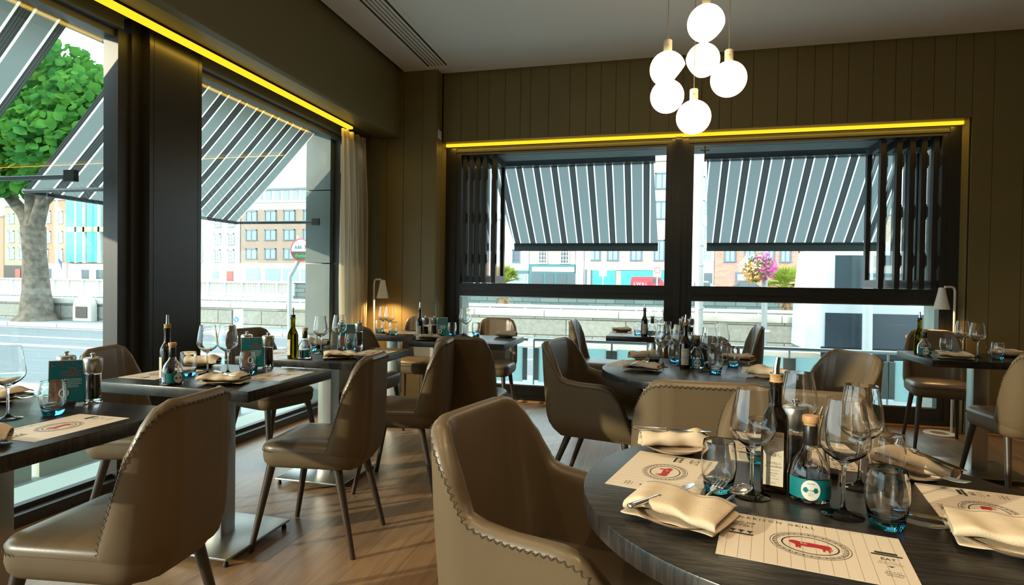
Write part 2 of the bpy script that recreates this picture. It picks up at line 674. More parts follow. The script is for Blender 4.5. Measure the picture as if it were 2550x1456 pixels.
def left_window(n, y0, y1):
    w = bpy.data.objects.new('window_%d' % n, None)
    COL.objects.link(w)
    struct(w)
    f = MB()
    f.box(-3.0, -2.9, y0, y1, 0.0, 0.06)
    f.box(-3.0, -2.955, y0, y1, 0.06, 0.085)
    f.build('sill_frame', DM, w)
    h = MB()
    h.box(-3.0, -2.89, y0, y1, 2.573, 2.75)
    h.box(-3.0, -2.945, y0, y1, 2.535, 2.573)
    h.build('head_frame', M['frame_blue'], w)
    MB().box(-2.976, -2.968, y0, y1, 0.06, 2.56).build('pane', M['pane'], w)
    return w


w1 = left_window(1, -3.6, 2.64)
MB().box(-3.02, -2.92, 2.63, 2.745, 0, 2.573).build('mullion', DM, w1)
MB().box(-2.925, -2.916, 2.735, 2.747, 0, 2.55).build('gasket', M['white_print'], w1)
w2 = left_window(2, 3.15, 5.06)
MB().box(-3.02, -2.9, 5.04, 5.41, 0, 2.573).build('jamb_frame', DM, w2)
cl = MB()
cl.box(-3.05, -2.843, 2.76, 3.16, 0.0, 2.68)
cl.box(-2.845, -2.84, 2.762, 2.79, 0.0, 2.68)
cl.box(-2.845, -2.84, 2.793, 3.127, 0.0, 2.68)
cl.box(-2.845, -2.84, 3.13, 3.158, 0.0, 2.68)
struct(cl.build('column', M['column'], smooth=0))
MB().box(-3.05, -2.9, 2.7, 2.78, 0, 2.68).build('column_filler', DM, bpy.data.objects['column'])

# back glazing ------------------------------------------------------
Y0, Y1 = 5.69, 5.77


def back_window(n, xa, xb, oa, ob, la, lb):
    w = bpy.data.objects.new('window_%d' % n, None)
    COL.objects.link(w)
    struct(w)
    h = MB()
    h.box(xa, xb, Y0, Y1, 2.5, 2.61)
    h.box(xa, xb, Y0 - 0.012, Y0, 2.565, 2.61)
    h.box(xa + 0.07, xb - 0.07, Y0 - 0.006, Y0, 2.525, 2.545)
    h.build('head_frame', DM, w)
    j = MB()
    j.box(xa, oa, Y0, Y1, 0, 2.5)
    j.box(xa, oa - 0.05, Y0 - 0.012, Y0, 0, 2.565)
    j.build('jamb_frame', DM, w)
    j = MB()
    j.box(ob, xb, Y0, Y1, 0, 2.5)
    j.box(ob + 0.05, xb, Y0 - 0.012, Y0, 0, 2.565)
    j.build('jamb_frame', DM, w)
    t = MB()
    t.box(oa, ob, Y0, Y1, 1.055, 1.18)
    t.box(oa, ob, Y0 - 0.018, Y0, 1.11, 1.15)
    t.box(oa, ob, Y0 + 0.02, Y1, 1.18, 1.188)
    t.build('transom', DM, w)
    f = MB()
    f.box(oa, ob, Y0, Y1, 0.0, 0.16)
    f.box(xa, xb, Y0 - 0.02, Y0, 0.0, 0.055)
    f.build('sill_frame', DM, w)
    MB().box(la, lb, Y0 + 0.035, Y0 + 0.042, 0.15, 1.06).build('pane', M['pane'], w)
    b = MB()
    b.box(oa, ob, Y0 + 0.005, Y0 + 0.03, 0.16, 0.172)
    b.box(oa, ob, Y0 + 0.005, Y0 + 0.03, 1.045, 1.055)
    b.build('glazing_bead', M['rail'], w)
    return w


back_window(3, -2.11, 0.172, -1.95, 0.092, -1.95, 0.113)
w4 = back_window(4, 0.232, 2.505, 0.342, 2.37, 0.342, 2.42)
struct(MB().box(0.172, 0.232, Y0 - 0.035, Y1, 0, 2.61).build('window_post', DM))


# folding leaves pushed to both ends of the upper openings
def make_leaf():
    t = thing('folding_window_leaf', '', 'window leaf', (0, 0, 0), 0, 'folding window leaves')
    f = MB()
    L, T, z0, z1 = 0.41, 0.042, 0.0, 1.3
    for a in ((0, 0.055, z0, z1), (L - 0.055, L, z0, z1)):
        f.box(-T / 2, T / 2, a[0], a[1], a[2], a[3])
    f.box(-T / 2, T / 2, 0.055, L - 0.055, z0, z0 + 0.075)
    f.box(-T / 2, T / 2, 0.055, L - 0.055, z1 - 0.06, z1)
    f.build('leaf_frame', DM, t)
    MB().box(-0.004, 0.004, 0.05, L - 0.05, z0 + 0.07, z1 - 0.055).build('pane', M['pane'], t)
    for hz in (0.2, 0.62, 1.06):
        h = MB()
        h.tube([(T / 2 + 0.004, 0.0, hz), (T / 2 + 0.004, 0.0, hz + 0.09)], 0.009, 8)
        h.box(T / 2 - 0.012, T / 2 + 0.003, -0.004, 0.002, hz - 0.02, hz + 0.11)
        h.build('hinge', M['rubber'], t)
    MB().box(-0.016, 0.016, 0.004, 0.06, -0.008, 0.012).build('bottom_guide', M['rail'], t)
    return t


LEAF = Proto(make_leaf)
ln = ['frame jamb', 'second', 'third', 'fourth', 'innermost']
for i, x in enumerate((-1.915, -1.845, -1.775, -1.705, -1.6)):
    LEAF.put((x, 5.715, 1.19), 0.02, ('dark framed folding window leaf, innermost and glass-facing, at left end of left opening' if i == 4 else 'dark folding window leaf, number %s from left in the left opening stack' % ('one', 'two', 'three', 'four')[i]))
for i, x in enumerate((2.335, 2.245, 2.155, 2.055, 1.93)):
    LEAF.put((x, 5.715, 1.19), -0.02, ('dark framed folding window leaf, innermost and glass-facing, at right end of right opening' if i == 4 else 'dark folding window leaf, number %s from right in the right opening stack' % ('one', 'two', 'three', 'four')[i]))

# bolt handle hanging at the left of the right opening
t = thing('drop_bolt_handle', 'small black drop bolt handle at head of right folding opening', 'handle', (0.44, 5.705, 2.44))
MB().tube([(0, 0, 0.055), (0, 0, -0.09)], [0.006] * 2, 8).build('rod', M['rubber'], t)
MB().tube([(-0.04, 0, 0.02), (0, 0, 0.012), (0.04, 0, 0.02)], 0.006, 8).build('crossbar', M['rubber'], t)

# cove light strips --------------------------------------------------
t = thing('cove_light_strip', 'yellow glowing light strip running along the bulkhead over the left windows', 'light strip', (-2.74, 0, 2.61))
MB().box(-0.03, 0.02, -4.0, 4.86, -0.022, 0.0).build('diffuser', M['led'], t)
MB().box(-0.036, 0.02, -4.0, 4.86, 0.0, 0.06).build('channel', M['dark_metal'], t)
t = thing('cove_light_strip', 'yellow glowing light strip above the two folding window openings', 'light strip', (0, 5.655, 2.61))
MB().box(-2.1, 2.5, -0.012, 0.018, -0.03, -0.004).build('diffuser', M['led'], t)
MB().box(-2.1, 2.5, 0.018, 0.026, -0.03, -0.001).build('channel', M['dark_metal'], t)
# light the strips throw on the reveals beside them
for nm, loc, rot, sx, sy, en in (('cove_glow', (-2.76, 2.4, 2.585), (0, 0, 0), 0.04, 5.0, 5.0), ('cove_glow_back', (0.2, 5.655, 2.57), (0, 0, 0), 4.5, 0.03, 5.0)):
    ld = bpy.data.lights.new(nm, 'AREA')
    ld.shape = 'RECTANGLE'
    ld.size, ld.size_y = sx, sy
    ld.energy = en
    ld.color = (1.0, 0.62, 0.08)
    lo = bpy.data.objects.new(nm, ld)
    COL.objects.link(lo)
    lo.location = loc
    lo.rotation_euler = rot

# linear slot diffuser in the ceiling --------------------------------
t = thing('ceiling_vent', 'white linear slot air diffuser in the ceiling beside the left bulkhead', 'vent', (0, 0, 3.285))
f = MB()
f.box(-2.215, -2.172, 1.9, 5.35, -0.006, 0.0)
f.box(-1.968, -1.925, 1.9, 5.35, -0.006, 0.0)
f.box(-2.172, -1.968, 5.306, 5.35, -0.006, 0.0)
f.build('vent_frame', M['ceiling'], t)
MB().box(-2.172, -1.968, 1.9, 5.306, -0.0015, 0.0).build('dark_slot', M['rubber'], t)
for k in range(5):
    x = -2.172 + 0.204 * (k + 1) / 6
    MB().box(x - 0.0115, x + 0.0115, 1.9, 5.306, -0.006, -0.0016).build('vane', M['ceiling'], t)

# blank plate on the pier
t = thing('wall_plate', 'small white blank plate high on the pier beside the left folding window', 'wall plate', (-2.108, 5.47, 2.66))
MB().slab(rrect(-0.05, 0.05, -0.043, 0.043, 0.006), 0, 0.006, 0.0015).build('plate', M['shade'], t).rotation_euler = (PI / 2, 0, PI / 2)
MB().lathe([(0.004, 0), (0.004, 0.0015)], 10).build('screw', M['ink'], t).matrix_local = Matrix.Translation((0.006, -0.033, 0.02)) @ Matrix.Rotation(PI / 2, 4, 'Y')

# curtain ------------------------------------------------------------
cu = MB()
rows = []
n = 110
for z, amp, wd in ((2.56, 0.018, 0.9), (2.5, 0.022, 0.92), (1.9, 0.032, 0.97), (1.2, 0.036, 1.0), (0.6, 0.036, 1.01), (0.03, 0.036, 1.02)):
    r = []
    for k in range(n + 1):
        u = k / n
        y = 4.77 + (u - 0.02) * 0.47 * wd
        x = -2.77 + amp * sin(u * 2 * PI * 9 + 0.3 * sin(z * 3)) + 0.012 * sin(u * 2 * PI * 4 + z * 2)
        r.append((x, y, z))
    rows.append(r)
cu.loft(rows[::-1], False, False, False)
cu = tag(cu.build('curtain', M['curtain'], None, 80), 'cream pleated floor-length curtain gathered against the olive pier', 'curtain')
hd = MB()
hd.loft([[(p[0] + (0.004 if s else -0.004), p[1], zz) for p in rows[0]] for zz, s in ((2.5, 1), (2.575, 1), (2.575, 0), (2.5, 0))], False, False, False)
hd.build('heading_tape', M['curtain'], cu, 80)

# downlights in the ceiling behind and beside the camera --------------
def make_down():
    t = thing('ceiling_downlight', '', 'downlight', (0, 0, 0), 0, 'ceiling downlights')
    MB().lathe([(0.035, 0.0), (0.05, 0.0), (0.05, -0.006), (0.035, -0.004), (0.034, 0.0)], 24).build('trim_ring', M['ceiling'], t)
    MB().lathe([(0.0, -0.001), (0.034, -0.001)], 24).build('lens', M['down'], t)
    return t


DOWN = Proto(make_down)
for k, (x, y, en) in enumerate(((0.5, 0.55, 70), (-1.0, -0.3, 60), (-1.75, 1.3, 45), (1.9, 1.6, 70), (3.1, 3.4, 60), (0.9, -1.4, 60))):
    DOWN.put((x, y, 3.284), 0, 'round recessed ceiling downlight, out of sight behind or beside the camera')
    ld = bpy.data.lights.new('downlight_beam', 'SPOT')
    ld.energy = en
    ld.color = (1.0, 0.74, 0.44)
    ld.spot_size = math.radians(105)
    ld.spot_blend = 0.8
    ld.shadow_soft_size = 0.035
    lo = bpy.data.objects.new('downlight_beam', ld)
    COL.objects.link(lo)
    lo.location = (x, y, 3.27)


# pendants -----------------------------------------------------------
def pendant(loc, ax, ay, tilt, label):
    """opal globe cut flat on one side, on a cylindrical neck and a thin cable"""
    t = thing('pendant_lamp', label, 'pendant lamp', loc, 0, 'cluster of globe pendants')
    R = 0.098
    dcut = 0.062
    a0 = math.acos(dcut / R)
    prof = [(R * sin(a0), dcut)]
    for k in range(1, 25):
        a = a0 + (PI - a0) * k / 24
        prof.append((R * sin(a), R * cos(a)))
    axis = Vector((ax, ay, tilt)).normalized()
    Q = axis.to_track_quat('Z', 'Y').to_matrix().to_4x4()
    sh = MB()
    sh.M = Q
    sh.lathe(prof[:-1] + [(0.0, -R)], 40)
    sh.f = [f for f in sh.f if len(f) < 40]
    sh.build('globe_shade', M['globe'], t, 60)
    op = MB()
    op.M = Q
    op.lathe([(0.0, dcut - 0.012), (R * sin(a0) - 0.002, dcut - 0.002)], 40)
    op.build('globe_opening', M['globe_in'], t, 60)
    nk = MB().lathe([(0.0, R - 0.012), (0.0235, R - 0.01), (0.0235, R + 0.06), (0.021, R + 0.064), (0.0, R + 0.064)], 24)
    nk.build('neck', M['lampwhite'], t)
    MB().lathe([(0.0, 0), (0.0025, 0.0), (0.0025, 0.001), (0, 0.001)], 8).build('screw', M['ink'], t).matrix_local = Matrix.Translation((0, -0.0232, R + 0.03)) @ Matrix.Rotation(PI / 2, 4, 'X')
    MB().tube([(0, 0, R + 0.06), (0, 0, 3.284 - loc[2])], 0.0022, 6).build('cable', M['cable'], t)
    return t


pendant((0.248, 3.324, 2.614), 0.62, -0.25, -0.8, 'highest globe pendant, cut away at its lower right, over the round table')
pendant((0.258, 3.641, 2.532), -0.72, -0.2, -0.62, 'globe pendant hanging directly below the highest one, opening to the left')
pendant((0.052, 3.423, 2.417), 0.75, 0.12, -0.62, 'globe pendant at upper left of the cluster, cut away at its lower right')
pendant((0.385, 3.464, 2.351), -0.45, -0.72, -0.42, 'right-hand globe pendant with its round opening facing the camera')
pendant((0.055, 3.587, 2.314), 0.22, -0.85, -0.35, 'lower left globe pendant, half hidden, its bright opening facing the camera')
pendant((0.205, 3.537, 2.168), 0.1, 0.8, -0.6, 'lowest globe pendant of the cluster, turned to show only its closed side')


# floor lamps --------------------------------------------------------
def floor_lamp(x, y, side, label, en):
    t = thing('floor_lamp', label, 'floor lamp', (x, y, 0), 0, 'white reading lamps by the windows')
    b = MB()
    k = 40
    ring = []
    for r, z in ((0.065, 0), (0.115, 0), (0.118, 0.006), (0.112, 0.012), (0.068, 0.012), (0.064, 0.006)):
        ring.append([(r * cos(2 * PI * i / k), r * sin(2 * PI * i / k), z) for i in range(k)])
    ring.append(ring[0])
    b.loft(ring, False, False)
    b.build('base_ring', M['shade'], t)
    px = 0.09 * side
    MB().tube([(px, 0.02, 0.01), (px, 0.02, 1.17), (px * 0.93, 0.02, 1.2), (px * 0.7, 0.015, 1.21), (px * 0.1, 0, 1.21)], 0.009, 10).build('pole', M['shade'], t)
    s = MB()
    cx = -0.012 * side
    s.M = Matrix.Translation((cx, 0, 0))
    s.lathe([(0.054, 1.028), (0.058, 1.026), (0.047, 1.08), (0.034, 1.14), (0.026, 1.185), (0.024, 1.2), (0.016, 1.205), (0.0, 1.205)], 32)
    s.lathe([(0.054, 1.028), (0.044, 1.08), (0.031, 1.14), (0.022, 1.185), (0.0, 1.19)], 32)
    s.f = [f for f in s.f if len(f) < 32]
    s.build('lamp_shade', M['shade'], t)
    bl = MB()
    bl.M = Matrix.Translation((cx, 0, 1.1))
    bl.lathe([(0, -0.02), (0.014, -0.012), (0.018, 0.004), (0.01, 0.03), (0.0, 0.034)], 16)
    bl.build('bulb', M['bulb'], t)
    MB().tube([(px, 0.03, 0.02), (px + 0.04, 0.05, 0.012), (px + 0.14, 0.0, 0.008), (px + 0.3, 0.1, 0.008)], 0.004, 6).build('cord', M['blackcable'], t)
    ld = bpy.data.lights.new('lamp_light', 'SPOT')
    ld.energy = en
    ld.color = (1.0, 0.6, 0.22)
    ld.spot_size = math.radians(150)
    ld.spot_blend = 0.7
    ld.shadow_soft_size = 0.02
    lo = bpy.data.objects.new('lamp_light', ld)
    COL.objects.link(lo)
    lo.location = (x + cx, y, 1.05)
    return t


floor_lamp(2.305, 5.46, 1, 'white cone-shaded floor lamp with ring base before the right window jamb', 5)
floor_lamp(-2.585, 5.2, -1, 'white cone-shaded floor lamp beside the curtain, glowing on the pier', 22)


# ------------------------------------------------------------------ chairs
def shell_path(xr, hw, r, xt, n_rear=7, n_arc=9, n_side=8):
    """half plan of a tub: rear centre -> corner -> arm tip; returns (x, y, nx, ny, phi)"""
    P = []
    for k in range(n_rear):
        y = (hw - r) * k / n_rear
        P.append((xr - 0.012 * (1 - (y / hw) ** 2), y, -1, 0, 0))
    for k in range(n_arc + 1):
        a = PI / 2 * k / n_arc
        P.append((xr + r - r * cos(a), hw - r + r * sin(a), -cos(a), sin(a), math.degrees(a)))
    for k in range(1, n_side + 1):
        P.append((xr + r + (xt - xr - r) * k / n_side, hw, 0, 1, 90))
    left = [(x, -y, nx, -ny, p) for x, y, nx, ny, p in P[:0:-1]]
    return left + P


def interp(tab, v):
    if v <= tab[0][0]:
        return tab[0][1]
    for (a, p), (b, q) in zip(tab, tab[1:]):
        if v <= b:
            t = (v - a) / (b - a)
            t = t * t * (3 - 2 * t) * 0.35 + t * 0.65
            return p + (q - p) * t
    return tab[-1][1]


def make_shell(path, Hf, zb, zi, t_top, t_bot, lean, tuck, nj=11):
    outer, rim, inner, seam = [], [], [], []
    for x, y, nx, ny, phi in path:
        H = Hf(x, phi)
        back = max(0.0, -nx)
        b0 = zb(x)
        o = []
        for j in range(nj + 1):
            v = j / nj
            z = b0 + (H - 0.02 - b0) * v
            d = tuck * max(0, 1 - (z - b0) / 0.11) ** 2
            lx = -lean * back * max(0, z - 0.42) / 0.45
            bulge = 0.006 * sin(PI * min(1, v))
            o.append((x + lx - nx * d + nx * bulge, y - ny * d + ny * bulge, z))
        outer.append(o)
        tx, ty, tz = o[-1]
        seam.append((tx + nx * 0.0015, ty + ny * 0.0015, tz - 0.001))
        rim.append([(tx - nx * t_top * e, ty - ny * t_top * e, H - 0.02 + 0.02 * h) for e, h in ((0.1, 0.55), (0.27, 0.88), (0.5, 1.0), (0.73, 0.86), (0.9, 0.5))])
        q = []
        for j in range(nj + 1):
            v = 1 - j / nj
            zlo = min(zi, H - 0.03)
            z = zlo + (H - 0.02 - zlo) * v
            th = t_top + (t_bot - t_top) * (1 - v) ** 0.8
            lx = -lean * back * max(0, z - 0.42) / 0.45
            q.append((x + lx - nx * th, y - ny * th, z))
        inner.append(q)
    so_ = MB().loft(outer, False, False, False)
    si_ = MB().loft([[outer[i][-1]] + rim[i] + inner[i] for i in range(len(path))], False, False, False)
    # close the arm ends
    for i in (0, -1):
        a = outer[i]
        b = rim[i] + inner[i]
        k = len(so_.v)
        so_.v += a + b
        so_.f.append([k + j for j in range(len(a) + len(b))])
    # floor of the tub
    k = len(so_.v)
    so_.v += [o[0] for o in outer]
    so_.f.append([k + j for j in range(len(outer))])
    return so_, si_, seam


def zigzag(seam, step=0.009, amp=0.0045, out=0.0012, r=0.0011):
    """blanket stitch along a seam"""
    P = [Vector(p) for p in seam]
    pts = []
    acc = 0.0
    s = 1
    for a, b in zip(P, P[1:]):
        L = (b - a).length
        if L < 1e-6:
            continue
        d = (b - a) / L
        while acc < L:
            pts.append((a + d * acc, d))
            acc += step
        acc -= L
    res = []
    for i, (p, d) in enumerate(pts):
        h = Vector((-d.y, d.x, 0))
        nrm = Vector((p.x * 0.4, p.y, 0)).normalized()
        up = d.cross(nrm)
        if up.length < 0.1:
            up = Vector((0, 0, 1))
        up.normalize()
        res.append(p + up * (amp if i % 2 else -amp) + nrm * out)
    return MB().tube(res, r, 4)


def leg(parent, top, foot, r0, r1):
    a, b = Vector(top), Vector(foot)
    MB().tube([a, a.lerp(b, 0.5), b.lerp(a, 0.01), b], [r0, (r0 + r1) / 2, r1, r1 * 0.9], 14).build('leg', M['chair_leg'], parent)


def seat_ring(x0, x1, hr, hf, r, z, d, n=7):
    o = inset(rrect(x0, x1, -1, 1, r, n), d)
    res = []
    for (x, y) in inset(rrect(x0, x1, -hf, hf, r, n), d):
        k = (x - x0) / (x1 - x0)
        res.append((x, y * (hr + (hf - hr) * k) / hf, z))
    return res


def make_side_chair():
    t = thing('dining_chair', '', 'chair', (0, 0, 0), 0)
    Htab = [(0, 0.862), (28, 0.848), (44, 0.818), (68, 0.733), (90, 0.592)]

    def Hf(x, phi):
        if phi < 89.5:
            return interp(Htab, phi)
        return 0.592 + (0.452 - 0.592) * min(1, (x + 0.148) / 0.04)
    path = shell_path(-0.248, 0.205, 0.1, -0.1, n_side=5)
    so_, si_, seam = make_shell(path, Hf, lambda x: 0.362 + 0.09 * min(1, max(0, (x + 0.25) / 0.2)) * 0.4, 0.44, 0.034, 0.055, 0.02, 0.05)
    so_.build('back_shell', M['fabric'], t, 60)
    si_.build('backrest', M['leather'], t, 60)
    zigzag(seam).build('stitching', M['thread'], t)
    A = (-0.235, 0.205, 0.2, 0.212)
    bs = MB().loft([seat_ring(*A, 0.085, 0.372, 0.05), seat_ring(*A, 0.085, 0.378, 0.02), seat_ring(*A, 0.085, 0.395, 0.006), seat_ring(*A, 0.085, 0.42, 0.0), seat_ring(*A, 0.085, 0.447, 0.002)])
    bs.build('seat_base', M['fabric'], t, 50)
    st = MB().loft([seat_ring(*A, 0.085, 0.447, 0.003), seat_ring(*A, 0.085, 0.462, 0.0), seat_ring(*A, 0.085, 0.475, 0.01), seat_ring(*A, 0.085, 0.484, 0.03), seat_ring(*A, 0.085, 0.489, 0.065), seat_ring(*A, 0.085, 0.491, 0.083)])
    st.build('seat', M['leather'], t, 60)
    ring = seat_ring(*A, 0.085, 0.449, -0.001, 12)
    ring = [p for p in ring[len(ring) // 2 + 13:] + ring[:13] if p[0] > -0.12]
    ring = sorted([p for p in seat_ring(*A, 0.085, 0.449, -0.001, 12) if p[0] > -0.11], key=lambda p: math.atan2(p[1], p[0] + 0.11))
    zigzag(ring, amp=0.0035).build('seam_stitching', M['thread'], t)
    for s in (1, -1):
        leg(t, (0.155, 0.16 * s, 0.39), (0.23, 0.2 * s, 0), 0.0195, 0.0115)
        leg(t, (-0.14, 0.145 * s, 0.385), (-0.232, 0.18 * s, 0), 0.0195, 0.0115)
    return t


def make_armchair():
    t = thing('tub_armchair', '', 'armchair', (0, 0, 0), 0)
    Htab = [(0, 0.865), (25, 0.856), (45, 0.822), (65, 0.77), (80, 0.715), (90, 0.682)]
    Atab = [(-0.172, 0.682), (-0.13, 0.668), (-0.06, 0.66), (0.05, 0.658), (0.1, 0.645), (0.15, 0.6), (0.19, 0.52), (0.22, 0.44), (0.235, 0.4)]

    def Hf(x, phi):
        if phi < 89.5:
            return interp(Htab, phi)
        return interp(Atab, x)
    path = shell_path(-0.275, 0.25, 0.103, 0.24, n_rear=8, n_arc=12, n_side=22)
    so_, si_, seam = make_shell(path, Hf, lambda x: 0.345, 0.43, 0.05, 0.066, 0.05, 0.07, 13)
    so_.build('back_shell', M['fabric'], t, 60)
    si_.build('backrest', M['leather'], t, 60)
    zigzag(seam).build('stitching', M['thread'], t)
    for s in (1, -1):
        pts = [(-0.165, s * (0.25 - 0.048 - 0.018 * (1 - v)), 0.45 + 0.215 * v) for v in [k / 8 for k in range(9)]]
        zigzag(pts, amp=0.003).build('arm_seam', M['thread'], t)
    A = (-0.2, 0.25, 0.195, 0.205)
    bs = MB().loft([seat_ring(*A, 0.05, 0.35, 0.03), seat_ring(*A, 0.05, 0.356, 0.006), seat_ring(*A, 0.05, 0.43, 0.0)])
    bs.build('seat_base', M['fabric'], t, 50)
    st = MB().loft([seat_ring(*A, 0.05, 0.43, 0.002), seat_ring(*A, 0.05, 0.452, 0.0), seat_ring(*A, 0.05, 0.468, 0.01), seat_ring(*A, 0.05, 0.477, 0.03), seat_ring(*A, 0.05, 0.48, 0.048)])
    st.build('seat', M['leather'], t, 60)
    for s in (1, -1):
        leg(t, (0.165, 0.165 * s, 0.36), (0.235, 0.21 * s, 0), 0.0195, 0.0115)
        leg(t, (-0.15, 0.15 * s, 0.36), (-0.29, 0.2 * s, 0), 0.0195, 0.0115)
    return t


CH = Proto(make_side_chair)
AC = Proto(make_armchair)
D = math.radians
G1 = 'armless dining chairs'
CHAIRS = [
    (-1.539, 1.393, 186, 'brown leather chair nearest the camera at lower left, back to the room'),
    (-2.30, 2.285, 17, 'brown chair between the window column and second window table, facing the room'),
    (-1.48, 2.393, 185.5, 'brown chair fully in view before the second window table, facing the window'),
    (-1.415, 3.152, 188, 'brown chair seen side-on beyond the fully visible one, at third window table'),
    (-2.44, 3.335, -14, 'brown chair between the second and third window tables, seat toward the room'),
    (-1.15, 3.62, 91, 'brown chair seen squarely from behind at the table before the pier'),
    (-1.42, 5.02, -90, 'brown chair behind the pier table, against the left folding window'),
    (-2.124, 4.93, -88, 'brown chair in the corner, facing the camera, glowing orange from the floor lamp'),
    (-2.13, 4.06, 90, 'brown chair seen from behind, at the corner table beyond the third window table'),
    (-0.475, 5.37, -3, 'brown chair left of the folding-window table, seen side-on'),
    (0.62, 5.27, 182, 'brown chair right of the folding-window table, only its back edge showing'),
    (2.15, 5.12, -99, 'brown chair facing the camera behind the right-hand table'),
    (2.075, 3.95, 92, 'brown chair at the right picture edge, back to the camera'),
]
for x, y, a, lb in CHAIRS:
    CH.put((x, y, 0), D(a), lb, G1)
G2 = 'tub armchairs at the round tables'
ARMS = [
    (-0.166, 1.40, -14, 'large foreground brown tub armchair, left of the nearest round table'),
    (-0.266, 3.335, -13, 'brown tub armchair left of the far round table, seen from its side'),
    (0.175, 2.39, 92, 'brown tub armchair seen squarely from behind, before the far round table'),
    (0.72, 3.2, 198, 'brown tub armchair right of the far round table, inner back showing'),
    (0.44, 1.70, -92, 'brown tub armchair behind the nearest round table, seen through wine glasses'),
    (0.27, 3.68, -90, 'brown tub armchair behind the far round table, mostly hidden by bottles'),
]
for x, y, a, lb in ARMS:
    AC.put((x, y, 0), D(a), lb, G2)


# ------------------------------------------------------------------ tables
def pedestal(t, round_base=False):
    MB().slab(rrect(-0.045, 0.045, -0.045, 0.045, 0.004, 2), 0.038, 0.715, 0).build('column', M['steel'], t)
    MB().slab(rrect(-0.16, 0.16, -0.16, 0.16, 0.01, 2), 0.703, 0.712, 0).build('top_plate', M['rubber'], t)
    MB().slab(rrect(-0.215, 0.215, -0.215, 0.215, 0.006, 3), 0.03, 0.04, 0.002).build('base_plate', M['steel'], t)
    for sx in (1, -1):
        for sy in (1, -1):
            MB().lathe([(0.0, 0), (0.011, 0.0), (0.011, 0.012), (0.008, 0.016), (0.008, 0.0305), (0, 0.0305)], 12, 0.195 * sx, 0.195 * sy).build('foot', M['rubber'], t)


def square_table(cx, cy, w, d, label, rz=0.0):
    t = thing('dining_table', label, 'table', (cx, cy, 0), rz, 'square pedestal tables')
    MB().slab(rrect(-w / 2, w / 2, -d / 2, d / 2, 0.004, 2), 0.712, 0.755, 0.0025).build('tabletop', M['tabletop'], t)
    pedestal(t)
    return t


def round_table(cx, cy, r, label):
    t = thing('round_table', label, 'table', (cx, cy, 0), 0, 'round pedestal tables')
    MB().slab(circle(r, 120), 0.715, 0.755, 0.003).build('tabletop', M['tabletop'], t, 30)
    pedestal(t)
    return t


square_table(-1.90, 1.285, 0.75, 0.695, 'dark square table at the left picture edge with teal menu card')
square_table(-1.90, 2.235, 0.76, 0.6, 'dark square table beside the window column, second from the camera')
square_table(-1.91, 3.15, 0.76, 0.7, 'dark square table before the far left window, third from the camera')
square_table(-1.395, 4.305, 0.73, 0.65, 'dark square table before the olive pier, left of the folding windows')
square_table(-2.15, 4.57, 0.6, 0.6, 'dark corner table beside the curtain, glasses and a mat on top')
square_table(-0.01, 5.285, 0.76, 0.64, 'dark square table against the folding window, behind the far round table')
square_table(2.04, 4.345, 0.74, 0.54, 'dark square table at right beside the white floor lamp')
round_table(0.22, 3.11, 0.48, 'far dark round table under the globe pendants')
round_table(0.332, 1.305, 0.476, 'nearest dark round table filling the lower right')


# ------------------------------------------------------------------ table ware
TZ = 0.755


def make_wine():
    t = thing('wine_glass', '', 'wine glass')
    g = MB()
    out = [(0.0, 0.0), (0.036, 0.0), (0.0375, 0.0012), (0.035, 0.0028), (0.02, 0.005), (0.009, 0.009), (0.0048, 0.016), (0.0036, 0.03), (0.0034, 0.075), (0.0042, 0.092), (0.008, 0.1), (0.02, 0.108), (0.034, 0.118), (0.042, 0.129), (0.0445, 0.138), (0.0445, 0.146), (0.0425, 0.165), (0.038, 0.193), (0.0335, 0.219), (0.0326, 0.2235),
           (0.0322, 0.2238), (0.0318, 0.2235), (0.0325, 0.219), (0.037, 0.193), (0.0415, 0.165), (0.0434, 0.146), (0.0434, 0.138), (0.0408, 0.13), (0.033, 0.12), (0.019, 0.1105), (0.008, 0.1055), (0.0, 0.104)]
    g.lathe(out[:11], 32)
    k = MB()
    g = MB().lathe(out, 36)
    g.build('bowl_and_stem', M['glass'], t, 40)
    return t


def make_tumbler():
    t = thing('water_tumbler', '', 'tumbler')
    g = MB()
    out = [(0.0, 0.0165), (0.0265, 0.0165), (0.031, 0.02), (0.0335, 0.035), (0.0362, 0.055), (0.0358, 0.075), (0.0335, 0.095), (0.0318, 0.1065), (0.0312, 0.1075), (0.0305, 0.1065), (0.0322, 0.095), (0.0344, 0.075), (0.0348, 0.055), (0.0322, 0.036), (0.0285, 0.023), (0.0225, 0.0185), (0.0, 0.0182)]
    g.lathe(out, 36)
    g.build('glass_wall', M['glass'], t, 40)
    b = MB().lathe([(0.0, 0.0), (0.0235, 0.0), (0.0262, 0.002), (0.0292, 0.009), (0.0308, 0.0163), (0.0, 0.0163)], 36)
    b.build('blue_base', M['blue_glass'], t, 40)
    return t


def sq(r, n, z, N_=32):
    """superellipse ring"""
    ring = []
    for k in range(N_):
        a = 2 * PI * k / N_
        cx, sx = cos(a), sin(a)
        ring.append((r * math.copysign(abs(cx) ** (2 / n), cx), r * math.copysign(abs(sx) ** (2 / n), sx), z))
    return ring


def label_lines(t, rows, z0, mat='ink', parent=None, y=-0.0, name='lettering', r=None):
    """rows of (text, size, z) wrapped flat in front of a label facing local -Y"""
    b = MB()
    for s, size, z in rows:
        b.text(s, size, Matrix.Translation((0, y, z0 + z)) @ Matrix.Rotation(PI / 2, 4, 'X'), 'CENTER', 1.0, 1)
    return b.build(name, M[mat], parent if parent else t, 0)


